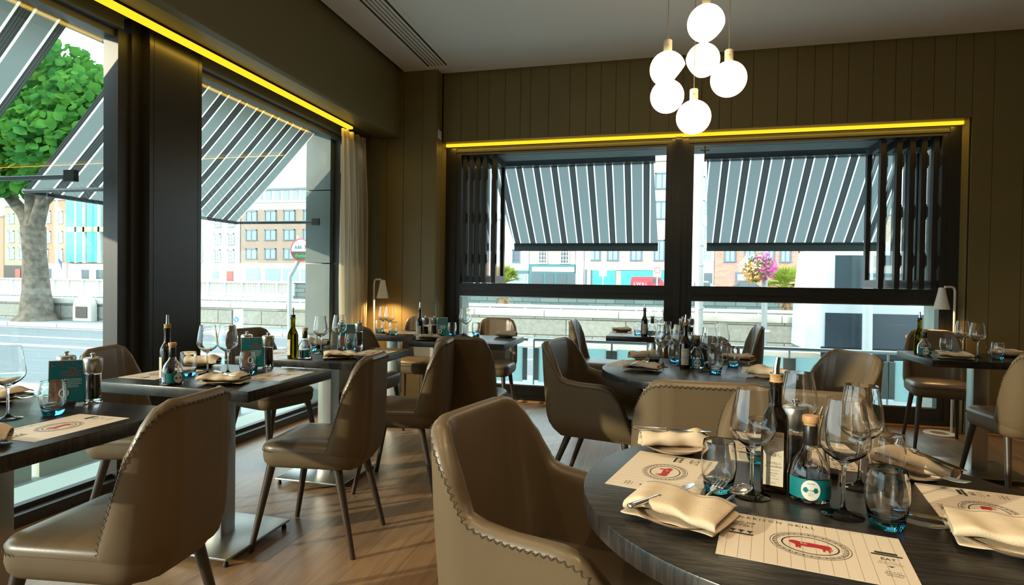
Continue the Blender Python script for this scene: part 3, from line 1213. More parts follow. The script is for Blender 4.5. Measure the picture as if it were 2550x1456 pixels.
def make_oil_square():
    t = thing('olive_oil_bottle', '', 'oil bottle')
    n = 7
    rings = [sq(0.023, n, 0.0), sq(0.0255, n, 0.003), sq(0.0258, n, 0.02), sq(0.0258, n, 0.135), sq(0.0252, 5, 0.15), sq(0.0225, 3.5, 0.162), sq(0.0165, 2.5, 0.172), sq(0.0125, 2, 0.179), sq(0.0118, 2, 0.19), sq(0.0118, 2, 0.224), sq(0.0138, 2, 0.226), sq(0.0138, 2, 0.232)]
    MB().loft(rings).build('bottle_body', M['dark_glass'], t, 40)
    MB().lathe([(0.0, 0.232), (0.0142, 0.232), (0.0142, 0.2335), (0.013, 0.235), (0.013, 0.246), (0.0145, 0.2475), (0.0145, 0.2495), (0.0, 0.2495)], 24).build('cork_stopper', M['cork'], t)
    p = MB().tube([(0, 0, 0.249), (0, 0, 0.262), (0.003, 0, 0.285)], [0.0068, 0.0062, 0.0052], 14)
    p.build('pourer_spout', M['chrome'], t)
    MB().lathe([(0, 0.2495), (0.0125, 0.2495), (0.0125, 0.2515), (0, 0.2515)], 20).build('pourer_collar', M['chrome'], t)
    lb = MB().box(-0.0195, 0.0195, -0.0267, -0.0258, 0.016, 0.13)
    o = lb.build('front_label', M['label'], t, 0)
    label_lines(t, [('EXTRA VIRGIN', 0.0048, 0.12), ('OLIVE OIL', 0.0026, 0.113), ('FAMILY', 0.0042, 0.106), ('RESERVE', 0.0042, 0.1005), ('FIRST DAY OF HARVEST', 0.0022, 0.096), ('CASTILLO', 0.0066, 0.0615), ('de CANENA', 0.0062, 0.0545), ('COLD EXTRACTION', 0.0022, 0.048), ('ARBEQUINA', 0.0032, 0.0415), ('PICUAL', 0.003, 0.0365), ('PRODUCT OF SPAIN', 0.0022, 0.03), ('500 ml', 0.0036, 0.0205)], 0.0, 'ink', o, -0.0269)
    em = MB()
    rnd = random.Random(3)
    for k in range(70):
        x, z = rnd.gauss(0, 0.007), 0.082 + rnd.gauss(0, 0.0035)
        s = rnd.uniform(0.0006, 0.0014)
        if abs(x) < 0.017 and 0.071 < z < 0.092:
            em.add([(x - s, -0.0268, z), (x + s, -0.0268, z), (x, -0.0268, z + s * 1.6)], [[0, 1, 2]])
    em.box(-0.006, 0.005, -0.0269, -0.0268, 0.0775, 0.0845)
    em.build('castle_drawing', M['ink_soft'], o, 0)
    return t


def make_oil_round(mat='olive_glass'):
    t = thing('olive_oil_bottle', '', 'oil bottle')
    R = 0.0285
    pf = [(0.0, 0.004), (0.022, 0.0), (R - 0.001, 0.002), (R, 0.006), (R, 0.125), (R - 0.003, 0.14), (0.019, 0.155), (0.0135, 0.165), (0.0125, 0.175), (0.0118, 0.215), (0.0138, 0.217), (0.0138, 0.226), (0.0, 0.226)]
    MB().lathe(pf, 36).build('bottle_body', M[mat], t, 40)
    MB().lathe([(0.0, 0.226), (0.0128, 0.226), (0.0128, 0.238), (0.0142, 0.239), (0.0142, 0.242), (0.0, 0.242)], 24).build('cork_stopper', M['cork' if mat == 'dark_glass' else 'sleeve'], t)
    MB().tube([(0, 0, 0.241), (0, 0, 0.256), (0.002, 0, 0.282)], [0.0062, 0.0056, 0.0048], 14).build('pourer_spout', M['chrome'], t)
    lb = MB()
    rr = []
    for z in (0.018, 0.105):
        rr.append([((R + 0.0006) * sin(a), -(R + 0.0006) * cos(a), z) for a in [(-0.72 + 1.44 * k / 14) for k in range(15)]])
    lb.loft(rr, False, False, False)
    o = lb.build('front_label', M['label'], t, 60)
    label_lines(t, [('EXTRA VIRGIN', 0.0045, 0.092), ('CASTILLO', 0.006, 0.06), ('de CANENA', 0.0056, 0.053), ('ARBEQUINA', 0.003, 0.04), ('500 ml', 0.0034, 0.024)], 0, 'ink', o, -R - 0.0016)
    return t


def make_vinegar():
    t = thing('vinegar_bottle', '', 'vinegar bottle')
    R = 0.0395
    pf = [(0.0, 0.006), (0.03, 0.0), (R - 0.002, 0.002), (R, 0.008), (R, 0.052), (R - 0.002, 0.062), (0.033, 0.076), (0.024, 0.09), (0.016, 0.101), (0.0135, 0.108), (0.0128, 0.116), (0.0128, 0.15), (0.0, 0.15)]
    inner = [(0.0, 0.148), (0.011, 0.148), (0.0112, 0.116), (0.014, 0.102), (0.0222, 0.089), (0.031, 0.075), (R - 0.0045, 0.061), (R - 0.0028, 0.052), (R - 0.0028, 0.012), (0.03, 0.008), (0.0, 0.011)]
    g = MB().lathe(pf, 40)
    g.lathe(inner, 40)
    g.build('bottle_body', M['glass'], t, 40)
    MB().lathe([(0.0, 0.0115), (0.029, 0.0095), (R - 0.0045, 0.014), (R - 0.0045, 0.05), (0.0, 0.0505)], 36).build('vinegar_fill', M['vinegar'], t, 40)
    MB().lathe([(0.0134, 0.112), (0.0138, 0.113), (0.0138, 0.15), (0.0128, 0.152), (0.0, 0.152)], 28).build('neck_sleeve', M['sleeve'], t, 40)
    MB().lathe([(0.0, 0.152), (0.013, 0.152), (0.013, 0.157), (0.0155, 0.158), (0.0158, 0.16), (0.0158, 0.169), (0.0145, 0.1715), (0.0, 0.1715)], 28).build('wooden_cap', M['cap_wood'], t, 40)
    rr = []
    for z in (0.01, 0.05):
        rr.append([((R + 0.0006) * sin(a), -(R + 0.0006) * cos(a), z) for a in [(-1.5 + 3.0 * k / 24) for k in range(25)]])
    o = MB().loft(rr, False, False, False).build('teal_label', M['teal'], t, 60)
    ov = MB()
    n = 28

    def wrap(u, z, k=0.0013):
        return ((R + k) * sin(u / R), -(R + k) * cos(u / R), z)
    u0 = -0.012
    ov.add([wrap(u0, 0.029)] + [wrap(u0 + 0.0175 * cos(2 * PI * i / n), 0.029 + 0.0205 * sin(2 * PI * i / n)) for i in range(n)], [[0, i + 1, (i + 1) % n + 1] for i in range(n)])
    ov.build('oval_label', M['white_print'], t, 60)
    lt = MB()
    for s, size, z, uu in (('LE TONDE', 0.0062, 0.0265, u0), ('ACETAIA', 0.0032, 0.041, u0), ('condimento', 0.0024, 0.022, u0), ('balsamico', 0.0024, 0.0185, u0)):
        q = MB().text(s, size, Matrix.Identity(4), 'CENTER', 1.0, 1)
        lt.add([wrap(uu + v[0], z + v[1], 0.0016) for v in q.v], q.f)
    lt.build('lettering', M['teal'], t, 0)
    l2 = MB()
    for s, size, z in (('MODENA IGP', 0.003, 0.042), ('aceto balsamico', 0.0024, 0.038), ('250 ml', 0.0026, 0.018)):
        q = MB().text(s, size, Matrix.Identity(4), 'CENTER', 1.0, 1)
        l2.add([wrap(0.027 + v[0], z + v[1], 0.0012) for v in q.v], q.f)
    l2.build('small_print', M['white_print'], t, 0)
    sl = MB()
    T = Matrix.Translation((-0.006, -0.0305, 0.078)) @ Matrix.Rotation(math.radians(52), 4, 'X')
    for r in (0.0135, 0.0105):
        sl.M = T
        ring = [(r * cos(2 * PI * i / 32), r * sin(2 * PI * i / 32), 0.001) for i in range(33)]
        sl.tube(ring, 0.0009, 6, False)
    sl.tube([(-0.006, 0.005, 0.001), (0.006, 0.005, 0.001), (0, -0.007, 0.001), (-0.006, 0.005, 0.001)], 0.0007, 6)
    sl.tube([(-0.003, 0.0045, 0.001), (-0.003, -0.002, 0.001)], 0.0005, 5)
    sl.tube([(-0.003, 0.004, 0.001), (0.002, -0.003, 0.001), (0.002, 0.004, 0.001)], 0.0005, 5)
    sl.build('moulded_seal', M['glass'], t, 40)
    return t


def make_mill(fill):
    t = thing('pepper_mill' if fill == 'pepper' else 'salt_mill', '', 'mill')
    pf = [(0.0, 0.006), (0.024, 0.0), (0.0275, 0.002), (0.0275, 0.012), (0.025, 0.02), (0.024, 0.06), (0.0245, 0.103), (0.0, 0.103)]
    inn = [(0.0, 0.101), (0.0222, 0.101), (0.0218, 0.06), (0.0222, 0.022), (0.02, 0.016), (0.0, 0.016)]
    MB().lathe(pf, 32).lathe(inn, 32).build('glass_jar', M['glass'], t, 40)
    h = 0.085 if fill == 'pepper' else 0.096
    MB().lathe([(0.0, 0.0165), (0.02, 0.0165), (0.0216, 0.022), (0.0212, 0.06), (0.0214, h), (0.0, h + 0.002)], 28).build('peppercorns' if fill == 'pepper' else 'salt_fill', M[fill], t, 40)
    MB().lathe([(0.0, 0.104), (0.0262, 0.104), (0.0262, 0.11), (0.0268, 0.111), (0.029, 0.14), (0.0292, 0.15), (0.0275, 0.1555), (0.022, 0.1585), (0.006, 0.16), (0.0, 0.16)], 32).build('steel_cap', M['steel'], t, 40)
    MB().lathe([(0.0, 0.159), (0.0055, 0.159), (0.0052, 0.165), (0.0085, 0.168), (0.0085, 0.171), (0.006, 0.173), (0.0, 0.173)], 20).build('knob', M['chrome'], t, 40)
    return t


def make_card():
    t = thing('menu_card', '', 'menu card')
    hold = MB().box(-0.022, 0.022, -0.02, 0.02, 0.0, 0.014)
    hold.build('card_holder', M['rubber'], t, 0)
    T = Matrix.Translation((0, 0, 0.006)) @ Matrix.Rotation(math.radians(-7), 4, 'X')
    w, h = 0.053, 0.146
    c = MB()
    c.M = T
    c.box(-w, w, -0.0014, 0.0014, 0, h)
    cdo = c.build('card_board', M['paper'], t, 0)
    b = MB()
    b.M = T
    b.box(-w + 0.002, w - 0.002, -0.0018, -0.0014, 0.002, h - 0.002)
    b.build('teal_print', M['teal_card'], cdo, 0)
    R = Matrix.Rotation(PI / 2, 4, 'X')
    tx = MB()
    for s, z in (('THE', 0.112), ('MORRISON', 0.101), ('SUNDAY', 0.09)):
        tx.text(s, 0.0125, T @ Matrix.Translation((0.012, -0.0021, z)) @ R, 'CENTER', 1.08, 1)
    tx.text('ll', 0.014, T @ Matrix.Translation((0.024, -0.0021, 0.04)) @ R, 'CENTER', 1.0, 1)
    tx.M = T
    rnd = random.Random(5)
    for k in range(22):
        x, z = rnd.uniform(-0.045, 0.048), rnd.uniform(0.118, 0.14)
        s = rnd.uniform(0.001, 0.0022)
        tx.box(x - s, x + s, -0.0021, -0.0019, z - s, z + s * 1.4)
    tx.build('red_lettering', M['red_ink'], cdo, 0)
    l = MB()
    l.M = T
    for k in range(6):
        ww = (0.026, 0.028, 0.024, 0.027, 0.018, 0.02)[k]
        x = 0.013 - ww
        while x < 0.013 + ww:
            q = rnd.uniform(0.002, 0.006)
            l.box(x, min(x + q, 0.013 + ww), -0.0021, -0.0019, 0.08 - k * 0.0052, 0.0818 - k * 0.0052)
            x += q + 0.0015
    l.build('small_print', M['white_print'], cdo, 0)
    mg = MB()
    mg.M = T
    mg.box(-0.047, -0.014, -0.0023, -0.0019, 0.002, 0.072)
    mg.build('printed_mug', M['brown_print'], cdo, 0)
    hd = MB()
    hd.M = T
    ring = [(-0.008 + 0.011 * sin(2 * PI * i / 28), -0.0023, 0.034 + 0.0145 * cos(2 * PI * i / 28)) for i in range(29)]
    hd.tube(ring, 0.0021, 6, False)
    hd.build('printed_mug_handle', M['white_print'], cdo, 40)
    return t


BULL = [(-0.028, 0.003), (-0.0275, 0.008), (-0.025, 0.0085), (-0.0245, 0.011), (-0.022, 0.0105), (-0.019, 0.0105), (-0.012, 0.0085), (0.0, 0.0095), (0.012, 0.0085), (0.022, 0.0085), (0.0265, 0.0065), (0.028, 0.002), (0.0288, -0.008), (0.0275, -0.008), (0.0265, 0.001), (0.025, -0.003), (0.0265, -0.0075), (0.026, -0.014), (0.0235, -0.014), (0.0235, -0.009), (0.02, -0.006), (0.019, -0.014), (0.0165, -0.014), (0.016, -0.006), (0.008, -0.0045), (-0.004, -0.006), (-0.012, -0.0045), (-0.0125, -0.014), (-0.015, -0.014), (-0.0155, -0.007), (-0.0165, -0.014), (-0.019, -0.014), (-0.0195, -0.004), (-0.022, -0.001), (-0.025, 0.0)]


def make_mat():
    t = thing('placemat', '', 'placemat')
    w, h = 0.1425, 0.0975
    MB().box(-w, w, -h, h, 0, 0.0008).build('paper_sheet', M['paper'], t, 0)
    z = 0.0012
    ru = MB()
    for k in range(14):
        x = -w + 0.013 + k * 0.0197
        ru.add([(x - 0.00022, -h, z - 0.0002), (x + 0.00022, -h, z - 0.0002), (x + 0.00022, h, z - 0.0002), (x - 0.00022, h, z - 0.0002)], [[0, 1, 2, 3]])
    ru.build('ruled_lines', M['ink_soft'], t, 0)
    b = MB()
    I = lambda x, y: Matrix.Translation((x, y, z))
    b.text('MORRISON GRILL', 0.0135, I(-w + 0.014, h - 0.022), 'LEFT', 1.38, 1)
    for s, sz, x, y in (('WHAT THE', 0.0085, -0.108, 0.052), ('IS FOR', 0.005, -0.108, 0.045), ('DINNER ?', 0.0085, -0.108, 0.036), ('EAT', 0.0125, 0.112, -0.005), ('like you mean it', 0.0045, 0.112, -0.013), ('with good company', 0.0045, 0.112, -0.019), ('Ask us for', 0.005, 0.112, -0.048), ('SEASONAL', 0.0055, 0.112, -0.055), ('SPECIALS', 0.0055, 0.112, -0.062)):
        b.text(s, sz, I(x, y), 'CENTER', 1.0, 1)
    for y in (0.0495, 0.0425):
        b.box(-0.13, -0.088, y, y + 0.0004, z - 0.0001, z)
    for x in (-0.122, -0.108, -0.094):
        b.add([(x - 0.006, 0.018, z), (x + 0.006, 0.018, z), (x + 0.001, 0.01, z), (x + 0.001, 0.006, z), (x - 0.001, 0.006, z), (x - 0.001, 0.01, z)], [[0, 5, 4, 3, 2, 1]])
    b.box(-0.128, -0.088, -0.001, 0.004, z - 0.0001, z)
    b.box(0.09, 0.134, 0.012, 0.017, z - 0.0001, z)
    b.box(0.096, 0.128, 0.019, 0.026, z - 0.0001, z)
    b.add([(0.107, -0.026, z), (0.117, -0.026, z), (0.112, -0.031, z)], [[0, 2, 1]])
    b.build('lettering', M['ink'], t, 0)
    e = MB()
    def ring(rx, ry, d, n=72):
        vs = []
        fs = []
        for i in range(n):
            a = 2 * PI * i / n
            vs += [(rx * cos(a), ry * sin(a), z), ((rx - d) * cos(a), (ry - d) * sin(a), z)]
            j = (i + 1) % n
            fs.append([2 * i, 2 * i + 1, 2 * j + 1, 2 * j])
        e.add(vs, fs)
    ring(0.062, 0.05, 0.0009)
    ring(0.044, 0.034, 0.0022)
    n = 60
    for i in range(n):
        a = 2 * PI * i / n
        c_, s_ = cos(a), sin(a)
        x, y = 0.0545 * c_, 0.043 * s_
        q = 0.0021 if i % 2 else 0.0012
        e.add([(x - q, y - q * 0.5, z), (x + q, y - q * 0.5, z), (x + q, y + q * 0.5, z), (x - q, y + q * 0.5, z)], [[0, 1, 2, 3]])
    ring(0.0575, 0.046, 0.0008)
    ring(0.0515, 0.040, 0.0006)
    e.build('oval_emblem', M['ink'], t, 0)
    u = MB()
    u.add([(x * 1.15, y * 1.15, z) for x, y in BULL], [list(range(len(BULL)))[::-1]])
    u.build('red_bull', M['red_ink'], t, 0)
    v = MB().text('Rib', 0.0085, Matrix.Translation((-0.009, 0.0005, z + 0.0004)), 'CENTER', 1.0, 1)
    v.build('cut_names', M['white_print'], t, 0)
    return t


def make_plate():
    t = thing('side_plate', '', 'plate')
    MB().lathe([(0.0, 0.004), (0.042, 0.004), (0.046, 0.0), (0.05, 0.001), (0.06, 0.006), (0.079, 0.0145), (0.081, 0.0165), (0.08, 0.0175), (0.077, 0.0165), (0.06, 0.0095), (0.048, 0.0065), (0.0, 0.006)], 48).build('dish', M['plate'], t, 50)
    MB().tube([(0.0808 * cos(2 * PI * i / 48), 0.0808 * sin(2 * PI * i / 48), 0.0167) for i in range(49)], 0.0009, 5, False).build('brown_rim', M['plate_rim'], t, 60)
    return t


def make_napkin(seed, roll):
    def fn():
        rnd = random.Random(seed)
        path = []
        if roll:
            for k in range(26):
                a = -PI / 2 + 2 * PI * 1.35 * k / 25
                r = 0.0245 - 0.0095 * k / 25
                path.append((r * 1.35 * cos(a), 0.0245 + r * sin(a)))
            path = [(0.045, 0.002), (0.028, 0.001), (0.012, 0.0)] + path[1:] if seed % 2 else path
            hl = 0.088
        else:
            H = 0.062
            def arc(cx, cz, r, s):
                return [(cx + s * r * cos(a), cz + r * sin(a)) for a in [-PI / 2 + PI * k / 6 for k in range(7)]]
            path = [(-H + 0.012 * k, 0.004) for k in range(10)] + arc(H - 0.006, 0.0105, 0.0065, 1) + [(H - 0.02 - 0.012 * k, 0.0172) for k in range(8)] + arc(-H + 0.008, 0.0245, 0.0075, -1) + [(-H + 0.02 + 0.012 * k, 0.0325) for k in range(9)] + [(H - 0.001, 0.0295), (H + 0.006, 0.022)]
            hl = 0.088
        m = 20
        rows = []
        ph = [rnd.uniform(0, 6) for _ in range(5)]
        for i in range(m + 1):
            x = -hl + 2 * hl * i / m
            u = x / hl
            r = []
            for k, (y, zz) in enumerate(path):
                s = k / len(path)
                droop = -0.010 * max(0, abs(u) - 0.62) ** 1.2 * 3 * (zz / 0.035)
                wob = (0.0035 * sin(3.1 * u + 5 * s + ph[0]) + 0.0022 * sin(8 * u + 11 * s + ph[1])) * (zz / 0.03)
                dy = 0.004 * sin(2.6 * u + ph[2] + 3 * s) + 0.002 * sin(9 * u + ph[3])
                dx = 0.004 * sin(6 * s + ph[4])
                r.append((x + dx, y + dy, max(0.0015, zz + droop + wob)))
            rows.append(r)
        o = MB().loft(rows, False, False, False).build('napkin', M['napkin'], None, 80)
        md = o.modifiers.new('s', 'SOLIDIFY')
        md.thickness = 0.003
        md.offset = 0
        ms = o.modifiers.new('u', 'SUBSURF')
        ms.levels = ms.render_levels = 1
        bake(o)
        tag(o, '', 'napkin')
        hem = MB()
        pk = len(path) - 4
        hem.tube([Vector(r[pk]) + Vector((0, 0, 0.0024)) for r in rows], 0.0006, 4)
        hem.build('hem_stitch', M['ink_soft'], o)
        return o
    return fn


def cutlery_bar(parent, name, pts, mat='chrome'):
    """pts: (x, half width, z, half thickness) sections along x"""
    rings = []
    for x, w, z, th in pts:
        rings.append([(x, w * cos(2 * PI * k / 12), z + th * sin(2 * PI * k / 12)) for k in range(12)])
    return MB().loft(rings).build(name, M[mat], parent, 50)


def make_knife():
    t = thing('table_knife', '', 'knife')
    cutlery_bar(t, 'handle', [(-0.1, 0.003, 0.004, 0.003), (-0.098, 0.0068, 0.004, 0.0042), (-0.09, 0.0075, 0.004, 0.0046), (-0.04, 0.0062, 0.004, 0.0042), (-0.022, 0.0058, 0.004, 0.0042), (-0.019, 0.007, 0.004, 0.0048), (-0.016, 0.007, 0.004, 0.0048), (-0.013, 0.004, 0.004, 0.003)])
    b = MB()
    out = [(-0.013, -0.003), (-0.008, -0.0035), (-0.004, -0.0095), (0.03, -0.0105), (0.07, -0.0095), (0.092, -0.005), (0.1, 0.003), (0.094, 0.0055), (0.03, 0.0062), (-0.01, 0.005), (-0.013, 0.003)]
    b.slab(out, 0.0034, 0.0046)
    b.build('blade', M['chrome'], t, 30)
    return t


def make_fork():
    t = thing('table_fork', '', 'fork')
    cutlery_bar(t, 'handle', [(-0.1, 0.004, 0.004, 0.0015), (-0.095, 0.0088, 0.004, 0.0018), (-0.07, 0.0068, 0.004, 0.0018), (0.0, 0.0032, 0.004, 0.002), (0.025, 0.0032, 0.0035, 0.002), (0.034, 0.007, 0.003, 0.0013), (0.045, 0.0115, 0.002, 0.001), (0.056, 0.0122, 0.0018, 0.001), (0.058, 0.0118, 0.0018, 0.001)])
    for k in range(4):
        y = -0.0098 + 0.00653 * k
        MB().tube([(0.055, y, 0.0018), (0.075, y, 0.003), (0.092, y * 0.98, 0.0065), (0.1, y * 0.96, 0.009)], [0.0018, 0.0017, 0.0014, 0.0007], 8).build('tine', M['chrome'], t)
    return t


def make_spoon():
    t = thing('table_spoon', '', 'spoon')
    cutlery_bar(t, 'handle', [(-0.1, 0.004, 0.004, 0.0015), (-0.095, 0.0085, 0.004, 0.0018), (-0.07, 0.0065, 0.004, 0.0018), (0.0, 0.0032, 0.004, 0.002), (0.04, 0.003, 0.0035, 0.002)])
    rings = []
    for r, z in ((1.0, 0.006), (0.93, 0.0045), (0.75, 0.002), (0.45, 0.0004), (0.1, 0.0)):
        rings.append([(0.07 + 0.031 * r * cos(2 * PI * k / 24), 0.0195 * r * sin(2 * PI * k / 24), z) for k in range(24)])
    MB().loft(rings, False, True).build('spoon_bowl', M['chrome'], t, 60)
    return t


WG, TU, OILS, VI = Proto(make_wine), Proto(make_tumbler), Proto(make_oil_square), Proto(make_vinegar)
OILR, OILD = Proto(make_oil_round), Proto(lambda: make_oil_round('dark_glass'))
PM, SM, CARD, MAT, PL = Proto(lambda: make_mill('pepper')), Proto(lambda: make_mill('salt')), Proto(make_card), Proto(make_mat), Proto(make_plate)
NA, NB, NC, ND = Proto(make_napkin(2, False)), Proto(make_napkin(5, True)), Proto(make_napkin(8, False)), Proto(make_napkin(4, True))
KN, FK, SP = Proto(make_knife), Proto(make_fork), Proto(make_spoon)


def wine(L, grp):
    for x, y, lb in L:
        WG.put((x, y, TZ), 0, lb, grp)


def tumb(L, grp):
    for x, y, lb in L:
        TU.put((x, y, TZ), random.uniform(0, 6), lb, grp)


def setting(x, y, rz, plate_lb, nap_lb, kind, nrz, knife=None, fork=None, spoon=None, grp='', nz=0.0075):
    """side plate, folded napkin on it, cutlery tucked in the napkin: knife/fork = (dx, dy, dz, rz, tilt, label)"""
    PL.put((x, y, TZ), rz, plate_lb, 'side plates')
    kind.put((x, y, TZ + nz), nrz, nap_lb, 'folded napkins')
    for pr, sp, g in ((KN, knife, 'table knives'), (FK, fork, 'table forks'), (SP, spoon, 'table spoons')):
        if sp:
            dx, dy, dz, a, tilt, lb = sp
            pr.put((x + dx, y + dy, TZ + dz), a, lb, g, (0, tilt, a))


# nearest round table ------------------------------------------------
g = 'wine glasses on the nearest round table'
wine([(0.204, 1.286, 'wine glass left of the square dark oil bottle on nearest round table'),
      (0.359, 1.227, 'wine glass right of the cork-capped vinegar bottle, nearest the camera'),
      (0.443, 1.407, 'wine glass behind the front right one on the nearest round table'),
      (0.353, 1.567, 'wine glass behind the pepper mill on the nearest round table')], g)
g = 'tumblers on the nearest round table'
tumb([(0.140, 1.297, 'blue-based tumbler behind the front napkin on the nearest round table'),
      (0.419, 1.185, 'large-looking blue-based tumbler above the front placemat, nearest the camera'),
      (0.515, 1.462, 'blue-based tumbler before the far right napkin on nearest round table'),
      (0.262, 1.541, 'tumbler seen through the left wine glass on the nearest round table')], g)
OILS.put((0.258, 1.341, TZ), D(-16), 'tall square dark olive oil bottle with cream label on nearest round table', 'olive oil bottles')
VI.put((0.318, 1.304, TZ), D(8), 'squat vinegar bottle with teal label and wooden cap on nearest round table', 'vinegar bottles')
PM.put((0.326, 1.47, TZ), 0, 'steel-capped pepper mill behind the vinegar bottle on nearest round table', 'salt and pepper mills')
CARD.put((0.398, 1.47, TZ), D(72), 'menu card standing edge-on behind the vinegar bottle, nearest round table', 'menu cards')
MAT.put((0.262, 1.062, TZ), D(-10.2), 'printed placemat at the front edge of the nearest round table', 'printed placemats')
MAT.put((0.032, 1.392, TZ), D(-104), 'printed placemat at the left edge of the nearest round table', 'printed placemats')
MAT.put((0.646, 1.318, TZ), D(80), 'printed placemat at the right edge of the nearest round table', 'printed placemats')
MAT.put((0.352, 1.628, TZ), D(176), 'printed placemat at the far edge of nearest round table, behind bottles', 'printed placemats')
setting(0.055, 1.118, 0, 'side plate under the front left napkin, nearest round table', 'folded cream napkin with knife, fork and spoon, front left of nearest table', NA, D(-26),
        (-0.03, 0.012, 0.036, D(52), 0.0, 'knife lying across the front left napkin, nearest round table'), (0.052, 0.075, 0.018, D(62), -0.12, 'fork tucked into the front left napkin, tines up, nearest table'), (0.085, 0.06, 0.016, D(58), -0.1, 'spoon tucked beside the fork in the front left napkin'))
setting(0.058, 1.585, 0, 'side plate under the rolled napkin at the far left of nearest table', 'rolled cream napkin at far left of the nearest round table', NB, D(6),
        (-0.005, -0.004, 0.051, D(4), 0.0, 'knife resting on top of the rolled napkin, far left'))
setting(0.588, 1.535, 0, 'side plate at the far right of the nearest round table', 'rolled cream napkin at far right of the nearest round table', ND, D(-38),
        (0.022, -0.012, 0.05, D(-62), 0.08, 'knife lying over the far right napkin, nearest round table'), (0.0, -0.045, 0.03, D(-50), 0.1, 'fork under the far right napkin, tines down, nearest table'))
setting(0.598, 1.152, 0, 'side plate at the right picture edge, nearest round table', 'folded napkin with cutlery ends at the right edge of nearest table', NC, D(-14),
        (-0.062, 0.03, 0.018, D(158), 0.02, 'knife sticking out of the right-edge napkin, nearest round table'), (-0.06, 0.006, 0.016, D(165), 0.05, 'fork sticking out of the right-edge napkin, nearest round table'))

# far round table ----------------------------------------------------
g = 'wine glasses on the far round table'
wine([(0.052, 3.214, 'leftmost wine glass on the far round table'), (0.143, 3.285, 'wine glass just left of the oil bottle on far round table'),
      (0.279, 3.12, 'wine glass right of the vinegar bottle, front, far round table'), (0.372, 3.443, 'rightmost wine glass on the far round table')], g)
g = 'tumblers on the far round table'
tumb([(0.008, 3.401, 'leftmost tumbler on the far round table'), (0.12, 3.43, 'tumbler behind the oil bottle on the far round table'),
      (0.303, 3.045, 'tumbler nearest the camera on the far round table'), (0.425, 3.356, 'rightmost tumbler on the far round table')], g)
OILD.put((0.165, 3.2, TZ), D(-4), 'dark olive oil bottle on the far round table', 'olive oil bottles')
VI.put((0.224, 3.227, TZ), D(24), 'teal-labelled vinegar bottle on the far round table', 'vinegar bottles')
SM.put((0.213, 3.42, TZ), 0, 'steel-capped mill at left behind the bottles, far round table', 'salt and pepper mills')
PM.put((0.277, 3.4, TZ), 0, 'steel-capped mill at right behind the bottles, far round table', 'salt and pepper mills')
CARD.put((0.302, 3.31, TZ), D(78), 'menu card seen edge-on right of the mills, far round table', 'menu cards')
MAT.put((-0.115, 3.26, TZ), D(-104), 'printed placemat at the left edge of the far round table', 'printed placemats')
MAT.put((0.55, 3.2, TZ), D(82), 'printed placemat at the right edge of the far round table', 'printed placemats')
setting(-0.052, 3.03, 0, 'side plate at the front left of the far round table', 'folded napkin with fork at the front left of far round table', NA, D(-12),
        (-0.02, 0.01, 0.036, D(72), 0, 'knife on the front left napkin of the far round table'), (0.01, 0.045, 0.022, D(80), -0.2, 'fork in the front left napkin of the far round table'))
setting(-0.05, 3.47, 0, 'side plate at the far left of the far round table', 'rolled napkin at the far left of the far round table', NB, D(14))
setting(0.476, 3.585, 0, 'side plate at the far right of the far round table', 'folded napkin at the far right of the far round table', NC, D(-20))
setting(0.535, 3.0, 0, 'side plate at the front right of the far round table', 'rolled napkin at the front right of the far round table', ND, D(-4),
        None, (-0.06, 0.02, 0.018, D(170), 0.05, 'fork beside the front right napkin of the far round table'))

# second window table -------------------------------------------------
g = 'wine glasses on the tables along the left window'
wine([(-1.98, 2.243, 'left wine glass of the pair on the second window table'), (-1.903, 2.282, 'right wine glass of the pair on the second window table'),
      (-1.927, 3.09, 'left wine glass of the pair on the third window table'), (-1.895, 3.244, 'right wine glass of the pair on third window table'),
      (-1.905, 1.346, 'wine glass at the left picture edge on the nearest window table')], g)
g = 'tumblers on the tables along the left window'
tumb([(-2.024, 2.179, 'tumbler behind the vinegar bottle on the second window table'), (-1.805, 2.291, 'tumbler before the teal card on the second window table'),
      (-2.05, 3.185, 'tumbler behind the vinegar bottle on the third window table'), (-1.843, 3.291, 'tumbler before the teal card on the third window table'),
      (-1.837, 1.43, 'tumbler before the teal card at the left picture edge')], g)
OILD.put((-1.992, 2.03, TZ), D(-40), 'dark olive oil bottle with cork and spout, second window table', 'olive oil bottles')
OILR.put((-1.961, 2.862, TZ), D(-35), 'yellow-green olive oil bottle on the third window table', 'olive oil bottles')
VI.put((-1.922, 1.985, TZ), D(95), 'vinegar bottle beside the dark oil bottle, second window table', 'vinegar bottles')
VI.put((-1.89, 2.87, TZ), D(110), 'vinegar bottle glinting on the third window table', 'vinegar bottles')
for x, y, w in ((-1.93, 1.585, 'nearest'), (-1.905, 2.49, 'second'), (-1.935, 3.46, 'third')):
    CARD.put((x, y - 0.035, TZ), D(42 if w == 'nearest' else 34), 'teal menu card on the %s window table' % w, 'menu cards')
    PM.put((x - 0.085, y + 0.03, TZ), 0, 'left steel-capped mill behind the teal card, %s window table' % w, 'salt and pepper mills')
    SM.put((x + 0.045, y + 0.02, TZ), 0, 'right steel-capped salt mill beside the teal card, %s window table' % w, 'salt and pepper mills')
MAT.put((-1.67, 1.318, TZ), D(90), 'printed placemat on the room side of the nearest window table', 'printed placemats')
MAT.put((-1.655, 2.31, TZ), D(92), 'printed placemat on the room side of the second window table', 'printed placemats')
MAT.put((-2.17, 2.19, TZ), D(-90), 'printed placemat on the window side of the second table', 'printed placemats')
MAT.put((-1.65, 3.22, TZ), D(92), 'printed placemat on the room side of the third window table', 'printed placemats')
MAT.put((-2.17, 3.0, TZ), D(-88), 'printed placemat on the window side of the third table', 'printed placemats')
